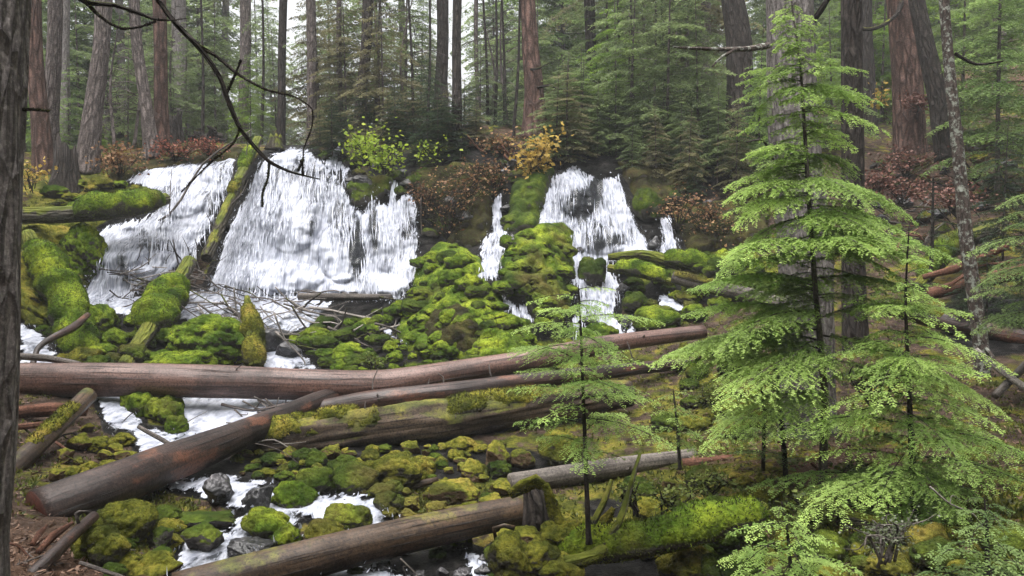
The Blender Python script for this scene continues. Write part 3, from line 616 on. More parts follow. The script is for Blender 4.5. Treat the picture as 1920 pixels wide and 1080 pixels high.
log('fallen_log', [(1740,552,24,13.6),(1820,532,26,13.4),(1960,500,30,13.0)], 'logred', 'dark red log at the right edge behind the lichen spotted trunk', sides=20, seed=18, stubs=3)
log('fallen_log', [(1730,520,10,14.2),(1790,505,16,14),(1890,462,12,13.4)], 'logred', 'splintered red wood slab above the dark red log', sides=12, seed=19, bumpy=.3)
log('fallen_log', [(1720,540,22,14.6),(1780,470,34,15.2),(1860,430,30,16)], 'barkmoss', 'thick mossy log on the slope behind the lichen spotted trunk', sides=20, seed=21, moss=[(.1,.7,1.6,.14)])
log('fallen_log', [(1830,655,9,10.2),(1870,690,12,10),(1935,735,14,9.6)], 'stickpale', 'pale bare branch at the right edge by the lichen spotted trunk', sides=12, seed=22)
log('fallen_log', [(1866,742,14,9.8),(1935,672,16,10.2)], 'loggrey', 'grey stick crossing the pale branch at the right edge', sides=12, seed=23)
log('fallen_log', [(1440,838,24,9.9),(1500,833,22,9.8),(1640,850,14,9.6),(1700,880,9,9)], 'loggrey', 'bleached log piece behind the slim hemlock stem', sides=18, seed=24, bumpy=.15)
log('fallen_log', [(1280,870,22,9.7),(1400,862,22,9.6),(1480,866,18,9.5)], 'logred', 'crumbling red log on the slope left of the big trunk', sides=18, seed=25, bumpy=.25)
log('fallen_log', [(1570,968,28,7.0),(1680,990,32,6.8),(1790,1020,34,6.5),(1960,1062,36,6.1)], 'barkmoss', 'dark mossy log low at the bottom right', sides=26, seed=26, moss=[(.35,.98,1.5,.05)])
log('fallen_log', [(36,668,13,12.6),(90,672,14,12.5),(150,682,8,12.4)], 'loggrey', 'thin pinkish grey branch on top of the long log at left', sides=12, seed=27)
log('fallen_log', [(60,690,12,12.9),(70,655,10,13.2),(140,612,16,14),(165,590,10,14.6)], 'logdark', 'dark wet branch at the left edge of the white water', sides=12, seed=28)
log('fallen_log', [(20,775,22,10.9),(100,768,26,10.9),(160,770,20,11.2)], 'logred', 'rotting log buried in the left bank under the long log', sides=18, seed=29, bumpy=.3)
log('fallen_log', [(20,802,12,10.2),(90,795,12,10.2)], 'logred', 'thin brown stick on the left bank', sides=12, seed=30)
log('fallen_log', [(705,935,14,9.3),(760,915,18,9.4),(820,900,12,9.6)], 'logbrown', 'thin brown branch among the rocks under the rotting log', sides=12, seed=31)
log('fallen_log', [(260,800,8,9.6),(330,850,10,9.3),(290,905,13,8.9)], 'loggrey', 'curved stick hanging over the stream by the diagonal log', sides=10, seed=32)
log('fallen_log', [(1660,575,30,13.3),(1760,600,36,12.9),(1960,640,40,12)], 'logdark', 'big dark log added to deepen the shade at the right edge', sides=24, seed=33, moss=[(.0,.4,1.2,.04)])  # dark log added to help blacken the right-edge hollow

# mossy root crown at the bottom centre
rc = empty('mossy_stump', W(1010,985,7.3), 'brown root crown with a hollow mossy stump at the bottom centre', 'stump')
for k,(p_, nm, mt) in enumerate([([(1010,1000,62,7.2),(1008,960,52,7.25),(1000,925,38,7.3),(992,903,20,7.3)],'stump','barkdark'),([(956,930,16,7.0),(982,914,24,7.0),(1012,906,24,7.0),(1026,918,14,6.98)],'root','mossb'),
     ([(1022,912,12,6.95),(1036,955,20,6.93),(1050,995,28,6.9),(1078,1015,30,6.9)],'root','mossb'),([(1075,1012,34,6.95),(1110,1000,26,6.9),(1140,975,18,6.9),(1150,955,8,6.9)],'root','mossb'),
     ([(1060,1060,26,6.5),(1110,1048,24,6.5),(1150,1020,16,6.6),(1175,990,10,6.6)],'root','barkmossy'),([(1130,1030,18,6.55),(1160,980,13,6.6),(1185,900,9,6.8),(1200,850,6,6.9)],'branch','barkmoss'),
     ([(1110,985,14,6.7),(1135,935,12,6.9),(1147,900,7,7)],'branch','barkmoss'),([(930,1010,8,6.8),(925,990,6,6.8),(945,985,8,6.8),(965,990,10,6.8)],'root','logbrown')]):
    pts, rad = pxpath(p_); b = tube_arr(pts, rad, None, 26, 40+k, .25, .08); v0 = b[0]
    if mt in ('mossb', 'barkmossy'): c0 = v0.mean(0); v0 = v0+(lobes(v0*9, k)*.03)[:, None]*np.array([0, -.5, 1.]); v0, f0, u0 = fuzz(v0, b[1], b[2], 3500, .018, k, -.4)
    else: f0, u0 = b[1], b[2]
    place(rc, mk(nm, v0, f0, M[mt], uv=u0))
v6, f6 = ico(5) if False else (None, None)
log('fallen_log', [(1040,1030,44,6.8),(1130,1030,50,6.7),(1240,1012,48,6.6),(1340,985,50,6.7),(1430,960,44,6.9)], 'barkmossy', 'curved log under thick straw green moss at the bottom, right of the root crown', sides=26, seed=42, bumpy=.2, moss=[(.02,.98,2.2,.10)])
# ------------------------------------------------------------------ rocks and moss cushions
def ico(sub):
    import bmesh
    bm = bmesh.new(); bmesh.ops.create_icosphere(bm, subdivisions=sub, radius=1)
    v = np.array([x.co[:] for x in bm.verts]); f = np.array([[q.index for q in p.verts] for p in bm.faces]); bm.free(); return v, f
ICO5, ICO6 = ico(5), ico(6)
def rock_mesh(name, seed, mat, lumps=.25, style='cushion', big=False):
    v, f = ICO6 if big else ICO5
    r = np.ones(len(v))
    if style == 'cushion':
        w0 = v+.12*np.stack([fbm(v*2.2+seed+q*9, 2, seed+q) for q in range(3)], -1); k0 = 3.3 if big else 1.5
        r = .74+lumps*lobes(w0*k0+seed*3.7, seed)+(.22*lobes(w0*1.5+seed, seed+8) if big else 0)+lumps*.42*lobes(w0*k0*2.1+seed, seed+3)+lumps*.16*lobes(w0*k0*4.6, seed+5)+(.16 if big else .34)*fbm(v*1.2+seed*2, 2, seed)
    else:
        for k in range(17):     # planar facets
            d = np.random.default_rng(seed*17+k).normal(size=3); d /= np.linalg.norm(d); c = .56+.24*((k*7+seed) % 5)/5
            dot = v@d; r = np.where(dot > .1, np.minimum(r, c/np.maximum(dot, .1)), r)
        r = r*(1+.28*fbm(v*1.4+seed, 4, seed))+.045*fbm(v*7, 4, seed)
    V0 = v*r[:, None]; V0[:, 2] = np.where(V0[:, 2] < -.55, -.55+(V0[:, 2]+.55)*.4, V0[:, 2])
    if style == 'cushion': V0, ff, _ = fuzz(V0, [f], None, 16000 if big else 7000, .028 if big else .04, seed); return mk(name, V0, ff, mat, link=False).data
    return mk(name, V0, f, mat, link=False).data
LIB = {}
for kind, mt in (('moss', 'moss'), ('mossb', 'mossb'), ('mossd', 'mossd'), ('brown', 'brown')):
    LIB[kind] = [rock_mesh('mossy_boulder', 3+k*5, M[mt], .34) for k in range(5)]
for kind in ('mossrock', 'mossrockb', 'wet'):
    LIB[kind] = [rock_mesh('boulder', 7+k*3, M[kind], .2, 'rock') for k in range(4)]
BIG = {k: [rock_mesh('mossy_boulder', 50+i, M[k], .40, 'cushion', True) for i in range(3)] for k in ('moss', 'mossb', 'mossd', 'brown')}
rng = np.random.default_rng(5)
def rock(px, py, rx, ry, kind, label, group=None, name=None, big=False, depth=None, rz=None, cat=None, dz=0.6):
    lib = BIG if big and kind in BIG else LIB
    me = lib[kind][rng.integers(len(lib[kind]))]
    o = bpy.data.objects.new(name or ('wet_boulder' if kind == 'wet' else 'moss_cushion' if (group or '').startswith('moss c') else 'mossy_boulder' if big or not group else 'mossy_stone'), me); col.objects.link(o)
    d = depth or float(gdepth(px, min(1079, py+ry*dz))[0])
    o.location = tuple(W(px, py, d)); rxm, rzm = rx*d/F, ry*d/F
    o.scale = (rxm, (rxm+rzm)*.5, rzm*1.05); o.rotation_euler = (rng.uniform(-.2, .2), rng.uniform(-.2, .2), rng.uniform(0, 6.28) if rz is None else rz)
    if abs(rxm-rzm) > .2*rxm: o.rotation_euler[2] = rng.uniform(-.3, .3)
    return tag(o, label, cat or 'rock', group)
# named ones
for a in [
 (395,650,62,38,'moss','large domed moss boulder left of the pointed mossy snag',None,None,True),
 (350,684,58,24,'moss','low moss boulder half hidden behind the long log at left'),
 (178,610,32,34,'moss','round moss cushion on the left bank above the long log'),
 (1110,515,24,30,'mossd','egg shaped dark green boulder standing in the right waterfall'),
 (1232,600,40,28,'moss','lime moss boulder right of the small cascade'),
 (1118,632,34,22,'moss','moss boulder at the foot of the right waterfall behind the sapling'),
 (550,932,36,25,'moss','round dark green boulder in the lower brook'),
 (385,1010,42,42,'mossrock','pointed dark boulder with olive moss at the lower brook'),
 (300,1015,32,26,'mossrock','squarish mossy boulder left of the pointed dark boulder'),
 (375,975,88,18,'mossrock','flat mossy slab lying across the lower brook'),
 (503,982,40,28,'moss','sloping boulder with moss in the middle of the lower brook'),
 (480,940,34,38,'wet','grey black wet boulder splashed by the lower brook'),
 (410,925,34,34,'wet','black boulder in the shade of the diagonal log'),
 (470,1032,60,26,'wet','low wet stone slab under shallow water'),
 (540,1010,22,24,'moss','small bright moss hummock beside the lower brook'),
 (612,1000,34,26,'mossb','brown and green mossy stone at the edge of the lower brook'),
 (655,975,40,26,'moss','bright moss hummock against the lower brown log'),
 (228,985,50,42,'mossb','large straw moss hummock under the diagonal log'),
 (190,1030,40,38,'mossb','second straw moss hummock beside the bottom left pole'),
 (290,1062,66,36,'mossrockb','brown mossy boulder at the bottom edge'),
 (932,862,30,34,'mossrockb','egg shaped brown boulder above the short grey log'),
 (985,862,26,26,'mossrockb','round brown stone right of the egg shaped boulder'),
 (1060,845,44,34,'mossb','straw mossed boulder behind the sapling stem'),
 (860,925,52,32,'mossrockb','broad brown boulder above the lower brown log'),
 (925,942,30,20,'mossrockb','flat tan stone touching the lower brown log'),
 (860,958,24,14,'mossrockb','small tan stone under the broad brown boulder'),
 (880,885,30,24,'mossrockb','reddish mossed stone under the rotting log'),
 (745,890,50,34,'mossb','dim olive boulder in the shade of the rotting log'),
 (660,900,40,28,'mossd','dark green boulder in the shade of the rotting log'),
 (595,905,34,26,'mossd','dark mossed boulder just above the white brook'),
 (962,462,17,22,'wet','black wet rock beside the narrow trickle'),
 (1165,545,16,14,'wet','small grey wet rock in the right cascade'),
 (1085,470,14,10,'wet','black stone breaking the right waterfall'),
 (1195,570,22,20,'mossd','dim mossed stone beside the right cascade'),
 (1226,462,15,20,'wet','black rock between the right waterfall and the small spout'),
 (1290,1060,44,34,'mossb','olive moss hummock at the bottom right of centre'),
 (1212,388,24,34,'mossd','mossy rock shoulder right of the right waterfall'),
 (160,480,26,40,'moss','bright moss bulge on the left bank beside the waterfall',None,None,True),
 (500,640,40,34,'wet','black boulder behind the pointed mossy snag'),
 (590,640,36,22,'moss','flat moss cushion in the stream below the largest waterfall'),
 (540,660,30,18,'wet','wet stone in the stream below the largest waterfall'),
 (648,668,30,20,'moss','round moss cushion just above the long log at its middle'),
 (1175,605,12,14,'wet','small wet stone at the foot of the cascade'),
 (1100,612,30,16,'wet','pale wet stone in the foam of the right waterfall'),
]:
    rock(*a)
for (x, y, rx, ry) in [(985,1012,50,30),(955,1050,34,44),(1010,1050,34,30),(975,1090,44,34),(1060,1000,40,22),(1040,1075,50,30)]:
    o = rock(x, y, rx, ry, 'mossb' if x != 985 else 'mossrockb', '', depth=6.85 if y < 1030 else 6.55, name='root_lump')
    for kk in ('label', 'category', 'group'):
        if kk in o: del o[kk]
    place_m = o.location.copy(); o.parent = rc; o.location = place_m-rc.location
MOUNDS = [
 ('moss', 'upper moss mound beside the foot of the largest waterfall', [(778,535),(784,490),(825,460),(868,466),(898,490),(908,512),(880,528),(850,552),(800,560)], .30),
 ('moss', 'huge domed moss mound in the centre, arching over a brown hollow', [(745,620),(765,575),(800,545),(850,532),(910,526),(940,560),(944,602),(918,645),(880,676),(810,676),(765,655)], .30),
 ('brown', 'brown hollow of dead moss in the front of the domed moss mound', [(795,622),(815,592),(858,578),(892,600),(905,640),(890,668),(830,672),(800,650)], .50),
 ('moss', 'rounded moss mound right of the brown hollow', [(896,625),(915,598),(950,596),(992,608),(1004,650),(985,694),(905,694),(886,664)], .42),
 ('moss', 'big lumpy moss boulder between the trickle and the right waterfall', [(940,500),(958,448),(1005,430),(1050,424),(1072,440),(1074,500),(1052,530),(1000,520),(960,520)], .40),
 ('mossd', 'dim lower bulge of the lumpy boulder beside the right waterfall', [(936,510),(960,515),(1010,520),(1066,522),(1068,580),(1040,606),(1008,596),(985,566),(955,556)], .40),
 ('mossd', 'mossy rock pillar left of the top of the right waterfall', [(948,432),(965,350),(1000,320),(1036,322),(1022,365),(1006,428)], .40),
 ('mossb', 'large shaggy moss face of the left bank', [(30,450),(80,425),(150,432),(180,470),(180,520),(155,560),(150,600),(90,610),(30,600)], .40),
 ('moss', 'bright moss brow on the left bank beside the waterfall', [(120,470),(150,452),(180,472),(182,520),(160,540),(138,510)], .55),
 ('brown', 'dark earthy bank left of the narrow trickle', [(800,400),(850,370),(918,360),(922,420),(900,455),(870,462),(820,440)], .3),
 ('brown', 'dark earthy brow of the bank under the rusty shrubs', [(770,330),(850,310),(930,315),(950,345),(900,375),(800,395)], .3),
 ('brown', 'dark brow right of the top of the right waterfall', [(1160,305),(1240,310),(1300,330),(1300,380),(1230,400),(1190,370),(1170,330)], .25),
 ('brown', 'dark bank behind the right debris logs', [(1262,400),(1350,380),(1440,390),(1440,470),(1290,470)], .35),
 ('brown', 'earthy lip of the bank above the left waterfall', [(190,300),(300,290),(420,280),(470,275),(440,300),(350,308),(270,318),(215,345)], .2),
 ('mossd', 'mossed ledge under the lime maple', [(650,350),(690,330),(740,335),(735,345),(700,385),(668,385)], .25),
]
def mound(mat, lab, pg, H, seed):
    pa = np.array(pg); st = 2.2; xs = np.arange(pa[:, 0].min()-8, pa[:, 0].max()+8, st); ys = np.arange(pa[:, 1].min()-8, pa[:, 1].max()+8, st)
    X, Y = np.meshgrid(xs, ys, indexing='ij'); sd = poly_sd(pg, X, Y)+5*fbm(np.stack([X*.05, Y*.05, X*0+seed], -1), 3, seed); D = gdepth(X.ravel(), Y.ravel()).reshape(X.shape)
    P = W(X, Y, D); e = np.clip(sd*D/F/.28+.15, -1, 1); env = np.where(e > 0, np.sqrt(np.clip(1-(1-e)**2, 0, 1)), e)
    wv = P+.12*np.stack([fbm(P*2+q*5, 2, seed+q) for q in range(3)], -1)
    lift = H*(.45*lobes(wv*[1.5, 1.2, 1.9]+seed, seed)++.44*lobes(wv*[3.1, 2.6, 4.0], seed+2)+.2*lobes(wv*[6.5, 6, 8.5], seed+4)+.15)
    lift = lift*np.clip(env, 0, 1)-.12*(1-np.clip(env, 0, 1))-.1*np.clip(-env, 0, 1)
    P = W(X, Y, D)+(lift[..., None]*np.array([0, -.85, .5]))
    ok = sd > -4; cell = ok[:-1, :-1] | ok[1:, :-1] | ok[:-1, 1:] | ok[1:, 1:]
    n1 = X.shape[1]; i0 = (np.arange(X.shape[0]-1)[:, None]*n1+np.arange(n1-1)[None])[cell]
    Fc = np.stack([i0, i0+1, i0+n1+1, i0+n1], 1); used, inv = np.unique(Fc, return_inverse=True); Fc = inv.reshape(Fc.shape)
    V0, ff, _ = fuzz(P.reshape(-1, 3)[used], [Fc], None, int(len(used)*.8), .02, seed, -1)
    tag(mk('moss_mound', V0, ff, M[mat]), lab, 'moss mound')
for k, (mt, lab, pg, H) in enumerate(MOUNDS): mound(mt, lab, pg, H, 60+k)
# scattered cushions by region
def scatter_rocks(poly, n, rmin, rmax, kinds, label, group, avoid_water=True, flat=.75, off=0):
    pa = np.array(poly); out = []; tries = 0
    while len(out) < n and tries < n*60:
        tries += 1
        x = rng.uniform(pa[:, 0].min(), pa[:, 0].max()); y = rng.uniform(pa[:, 1].min(), pa[:, 1].max()); r = rmin+(rmax-rmin)*rng.random()**1.8
        if poly_sd(poly, np.array([x]), np.array([y]))[0] < 0: continue
        if any(math.hypot(x-a, (y-b)*1.3) < (r+q)*.62 for a, b, q in out): continue
        if avoid_water and any(poly_sd(pg, np.array([x]), np.array([y]))[0] > -r*.45 for _, m_, _, pg in WATER): continue
        out.append((x, y, r))
    for x, y, r in out:
        rock(x, y, r*rng.uniform(.9, 1.25), r*flat*rng.uniform(.8, 1.2), kinds[rng.integers(len(kinds))], label, group, depth=(float(gdepth(x, y+r*.4)[0])-off) if off else None)
scatter_rocks([(785,495),(850,462),(900,500),(945,535),(962,600),(1005,640),(1040,700),(640,700),(560,668),(640,610),(700,585),(770,560)], 135, 8, 27, ['moss','moss','moss','mossd'],
    'green moss cushion of the central mound', 'moss cushions of the central mound', off=.36)
scatter_rocks([(950,440),(1050,425),(1070,450),(1075,520),(1070,600),(1005,610),(960,550),(935,520)], 40, 9, 20, ['moss','moss','mossd'],
    'green moss cushion between the trickle and the right waterfall', 'moss cushions by the right waterfall', off=.38)
scatter_rocks([(1165,495),(1280,470),(1420,480),(1430,560),(1300,590),(1270,600),(1200,600),(1165,560)], 34, 10, 24, ['moss','moss','mossd'],
    'mossy stone in the debris at the foot of the right waterfall', 'mossy stones right of the falls')
scatter_rocks([(35,430),(120,425),(180,455),(182,500),(150,560),(140,620),(180,690),(35,700)], 34, 11, 26, ['moss','mossb','mossd'],
    'moss cushion on the left bank beside the left waterfall', 'moss cushions of the left bank')
scatter_rocks([(160,590),(330,590),(345,690),(160,690)], 18, 14, 30, ['moss','moss','mossd'],
    'moss cushion between the slanting log and the left bank', 'moss cushions above the long log at left')
scatter_rocks([(100,350),(190,338),(285,360),(270,385),(110,390)], 14, 12, 22, ['moss','mossb'], 'moss cushion on the upper left bank', 'moss cushions of the upper left bank', False, .6)
for x, y, r in [(262,762,22),(300,770,22),(322,778,20),(330,800,18),(318,760,20),(250,752,18)]:
    rock(x, y, r, r*1.05, 'moss', 'round moss cushion under the long log between two streams of white water', 'moss cushions under the long log')
scatter_rocks([(430,880),(700,870),(960,850),(960,900),(930,950),(740,990),(700,930),(560,900)], 46, 12, 30, ['mossrockb','mossb','mossd','mossrockb'],
    'brown and olive stone under the rotting log', 'stones under the rotting log')
scatter_rocks([(440,850),(700,842),(970,826),(960,872),(700,890),(440,895)], 60, 8, 22, ['mossrockb','mossb','mossrockb','mossd'],
    'small brown stone in the shade just under the rotting log', 'small stones in the shade of the rotting log')
scatter_rocks([(160,790),(330,860),(260,880),(140,930),(100,880)], 14, 12, 26, ['mossb','mossrockb'], 'mossy stone on the left bank above the diagonal log', 'stones above the diagonal log')
scatter_rocks([(160,960),(340,960),(340,1085),(200,1085)], 14, 14, 30, ['mossb','mossd','mossrock'], 'mossy stone at the lower left beside the brook', 'stones at the lower left')
scatter_rocks([(560,1000),(740,990),(700,1010),(480,1070),(430,1060)], 10, 10, 22, ['mossd','wet','moss'], 'small stone along the lower brown log', 'stones along the lower brown log')
scatter_rocks([(640,1050),(940,1000),(950,1085),(640,1085)], 14, 14, 30, ['mossd','wet'], 'dark stone in the shade below the lower brown log', 'stones below the lower brown log', False)
scatter_rocks([(1180,900),(1440,880),(1460,1000),(1200,980)], 22, 14, 34, ['mossb','mossd','mossrockb'], 'olive mossed stone right of the centre sapling', 'stones right of the centre sapling')
scatter_rocks([(1190,1010),(1920,1010),(1920,1085),(1190,1085)], 26, 18, 44, ['mossb','mossd','mossd'], 'dim moss hummock along the bottom right edge', 'moss hummocks at the bottom right')
scatter_rocks([(1620,300),(1920,270),(1920,420),(1700,440),(1640,420)], 26, 12, 30, ['mossrock','mossrockb','wet'], 'dark stone on the upper right slope', 'stones on the upper right slope')
scatter_rocks([(1280,640),(1480,640),(1480,820),(1240,830)], 20, 14, 30, ['mossb','mossd'], 'mossed stone behind the hemlock branches', 'stones behind the hemlock')
scatter_rocks([(360,600),(620,590),(640,690),(590,700),(420,640)], 14, 10, 24, ['wet','wet','mossd'], 'black stone in the stream below the driftwood', 'stones below the driftwood')
for a in [(215,300,14),(990,330,12),(1660,430,16),(1560,560,18)]: pass
scatter_rocks([(780,300),(1010,300),(1010,430),(790,450)], 26, 12, 26, ['mossd','wet','mossrock'], 'dark stone of the bank between the waterfalls', 'stones of the bank between the falls')
scatter_rocks([(600,290),(740,290),(780,350),(690,380),(650,340)], 14, 10, 22, ['mossd','wet'], 'dark stone at the lip right of the largest waterfall', 'stones of the waterfall lip')
scatter_rocks([(1200,290),(1460,300),(1420,430),(1290,450),(1210,400)], 26, 12, 26, ['mossd','wet','mossrock'], 'dark stone of the bank right of the right waterfall', 'stones of the right bank')

# ------------------------------------------------------------------ driftwood
def stick(px, py, L, ang, w_, d, mat, label, group, bend=.1, tilt=0, forks=1):
    a = R(ang); Lm = L*d/F; c = W(px, py, d); dr = np.array([math.cos(a), tilt, math.sin(a)]); sd_ = np.array([-math.sin(a), .3, math.cos(a)])
    r = w_*d/F/2; pts = [c-dr*Lm/2, c-dr*Lm/6+sd_*bend*Lm*rng.uniform(-1, 1), c+dr*Lm/6+sd_*bend*Lm*rng.uniform(-1, 1), c+dr*Lm/2]
    seed = int(rng.integers(1000)); parts = [tube_arr(pts, [r, r*.9, r*.75, r*.45], 10, 7, seed, .15)]
    for k in range(forks):
        i = 1+(k % 2); s_ = rng.choice([-1, 1]); e = pts[i]+(dr*.6+sd_*s_*.8)*Lm*rng.uniform(.12, .3)
        parts.append(tube_arr([pts[i], (pts[i]+e)/2+rng.normal(0, .02, 3), e], [r*.5, r*.4, r*.2], 6, 5, seed+k, .1))
    V0, F0, U0 = merge(parts); V0 = V0-c
    o = mk('driftwood_stick', V0, F0, M[mat], uv=U0); o.location = tuple(float(q) for q in c)
    return tag(o, label, 'stick', group)
def sticks(n, x0, x1, y0, y1, Ls, angs, ws, off, label, group, mats=('stick', 'stick', 'stickpale', 'barktwig')):
    for k in range(n):
        x, y = rng.uniform(x0, x1), rng.uniform(y0, y1); d = float(gdepth(x, y)[0])-off*rng.random()
        stick(x, y, rng.uniform(*Ls), rng.uniform(*angs), rng.uniform(*ws), d, mats[rng.integers(len(mats))], label, group, tilt=rng.uniform(-.5, .5), forks=int(rng.integers(0, 3)))
sticks(40, 225, 400, 500, 570, (40, 140), (-30, 40), (1.6, 4), .8, 'grey driftwood stick in the tangle below the left waterfall', 'driftwood below the left waterfall')
sticks(12, 225, 380, 470, 520, (40, 80), (60, 120), (2, 4), .5, 'bare twig sticking up from the tangle below the left waterfall', 'upright twigs below the left waterfall')
sticks(52, 400, 640, 548, 640, (50, 160), (-50, 25), (1.6, 4.2), .8, 'grey driftwood stick in the tangle below the largest waterfall', 'driftwood below the largest waterfall')
sticks(20, 560, 760, 570, 660, (60, 150), (-40, 60), (3, 6), .5, 'grey stick on the dark rocks left of the moss mound', 'sticks left of the moss mound')
sticks(14, 440, 620, 745, 790, (40, 120), (-40, 60), (2, 4), .5, 'thin twig under the long smooth log', 'twigs under the long log')
sticks(10, 330, 560, 790, 850, (50, 130), (-30, 40), (2, 4), .5, 'thin twig above the diagonal log', 'twigs above the diagonal log')
sticks(30, 1560, 1720, 890, 970, (30, 110), (-40, 50), (2.5, 7), .03, 'reddish stick on the needle covered ground by the slim hemlock stem', 'sticks on the needle covered ground', ('logred', 'stick', 'stickpale'))
sticks(16, 40, 230, 1020, 1078, (30, 90), (-40, 50), (2, 6), .03, 'stick on the soil in the bottom left', 'sticks at the bottom left', ('logred', 'stick', 'stick'))
sticks(14, 60, 260, 770, 900, (40, 110), (-50, 50), (2, 6), .05, 'stick on the left bank under the long log', 'sticks on the left bank', ('logred', 'barktwig', 'stick'))
sticks(80, 1610, 1900, 310, 470, (30, 150), (-60, 50), (1.8, 6), .4, 'dead branch in the slash on the upper right slope', 'dead branches on the upper right slope', ('logred', 'barktwig', 'stick', 'barktwig'))
sticks(14, 850, 1000, 260, 330, (40, 120), (-60, 30), (2, 5), .4, 'dead twig on the bank between the waterfalls', 'dead twigs between the falls', ('logred', 'barktwig'))
for a in [(870,520,0,0,0,0,0,0),(1875,500,220,22,7,12.6,'logred','long orange splinter leaning at the right edge'),
          (460,600,130,-72,3,14.6,'stickpale','pale twig leaning across the pointed mossy snag'),(545,660,160,-68,4,14.6,'stickpale','long pale stick leaning down to the long log'),
          (345,345,330,38,5,19,'stick','long thin grey pole leaning in front of the left waterfall'),(770,1070,60,-50,4,6.9,'stick','stick in the gap below the brown log'),
          (1590,935,70,-58,5,7.7,'stickpale','bleached stick at the foot of the slim hemlock stem'),(1800,960,150,-40,4,6.2,'stickpale','thin bleached branch arching at the bottom right'),
          (800,430,120,-80,3,19,'stick','thin twig hanging on the dark bank'),(505,755,180,2,6,11.9,'logdark','dark stick poking from under the long log')]:
    if a[2]: stick(*a, None)

# ------------------------------------------------------------------ foliage
def emit_leaves(O, Dv, Lg, step, ll, lw, r, nrm=(0, 0, 1), drp=.25, sides=(1, -1), tip0=None):
    """leaves along straight/drooping axes. O,Dv (n,3), Lg (n)"""
    out = []; m = np.maximum(2, (Lg/step).astype(int)); idx = np.repeat(np.arange(len(O)), m)
    k = np.arange(len(idx))-np.repeat(np.cumsum(m)-m, m); t = (k+.5)/m[idx]
    L = Lg[idx]; P = O[idx]+Dv[idx]*(t*L)[:, None]; P[:, 2] -= drp*(t**2)*L
    T = Dv[idx].copy(); T[:, 2] -= 2*drp*t; T /= np.linalg.norm(T, axis=1)[:, None]
    N = np.array(nrm, float)+r.normal(0, .25, (len(idx), 3)); S = np.cross(T, N); S /= np.linalg.norm(S, axis=1)[:, None]+1e-9
    Ps, Us, Ws, Tp = [], [], [], []
    for s in sides:
        a = r.uniform(.7, 1.15, len(idx)); u = T*np.cos(a)[:, None]+S*(s*np.sin(a))[:, None]+r.normal(0, .10, (len(idx), 3))
        ln = ll*r.uniform(.7, 1.15, len(idx))*(1-.45*t**3); Ps.append(P); Us.append(u*ln[:, None]); Tp.append(t)
        w0 = np.cross(u, N); w0 /= np.linalg.norm(w0, axis=1)[:, None]+1e-9; Ws.append(w0*lw)
    P = np.vstack(Ps); U = np.vstack(Us); Wd = np.vstack(Ws); t = np.concatenate(Tp); ix = np.concatenate([idx]*len(sides))
    V0 = np.stack([P, P+U*.45+Wd, P+U, P+U*.45-Wd], 1)
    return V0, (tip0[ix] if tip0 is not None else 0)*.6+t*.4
def branch(L, r, tw=.05, step=.0135, ll=.024, lw=.0062, droop=.35, rise=.15, wid=.5, sub=True, tipdrop=.0):
    n = max(4, int(L/tw)); s = (np.arange(n)+.5)/n; s = np.clip(s+r.normal(0, .25/n, n), 0.06, 1)
    s = np.concatenate([s, s+.3/n]); side = np.concatenate([np.ones(n), -np.ones(n)]); s = np.clip(s, 0, 1)
    bend = r.normal(0, .08)
    def axis(s): return np.stack([s*L, bend*L*s**2, rise*L*s-droop*L*s**2-tipdrop*L*s**5], -1)
    def tang(s):
        t = np.stack([np.ones_like(s), 2*bend*s, rise-2*droop*s-5*tipdrop*s**4], -1); return t/np.linalg.norm(t, axis=1)[:, None]
    O = axis(s); T = tang(s); ln = wid*L*(np.clip(s/.25, .35, 1)*(1-s)**.75+.05)*r.uniform(.6, 1.15, len(s))
    a = R(62)-R(22)*s+r.normal(0, .1, len(s)); Dv = T*np.cos(a)[:, None]+np.array([0, 1., 0])*(side*np.sin(a))[:, None]; Dv[:, 2] += r.normal(0, .07, len(s))
    OO, DD_, LL, TT = [O, O[-1:]*0+axis(np.array([.93]))], [Dv, tang(np.array([.95]))], [ln, np.array([.10*L])], [s*.6, np.array([1.])]
    if sub:
        m = np.maximum(1, (ln/(tw*1.1)).astype(int)); ix = np.repeat(np.arange(len(O)), m); k = np.arange(len(ix))-np.repeat(np.cumsum(m)-m, m)
        t = (k+.7)/m[ix]; sg = np.where(k % 2 == 0, 1, -1)*1.0; O2 = O[ix]+Dv[ix]*(t*ln[ix])[:, None]; O2[:, 2] -= .25*t**2*ln[ix]
        a2 = R(50); S2 = np.cross(Dv[ix], [0, 0, 1.]); S2 /= np.linalg.norm(S2, axis=1)[:, None]+1e-9
        D2 = Dv[ix]*math.cos(a2)+S2*(sg*math.sin(a2))[:, None]; l2 = ln[ix]*.42*(1-t*.75)*r.uniform(.7, 1.1, len(ix))
        OO.append(O2); DD_.append(D2); LL.append(l2); TT.append(s[ix]*.5+t*.4)
    O, Dv, Lg, tp = np.vstack(OO), np.vstack(DD_), np.concatenate(LL), np.concatenate(TT)
    V0, t0 = emit_leaves(O, Dv, Lg, step, ll, lw, r, tip0=tp, drp=.42)
    ss = np.linspace(0, 1, 6); return V0, np.clip(t0, 0, 1), axis(ss)
def rotz(a): c, s = math.cos(a), math.sin(a); return np.array([[c, s, 0], [-s, c, 0], [0, 0, 1]])
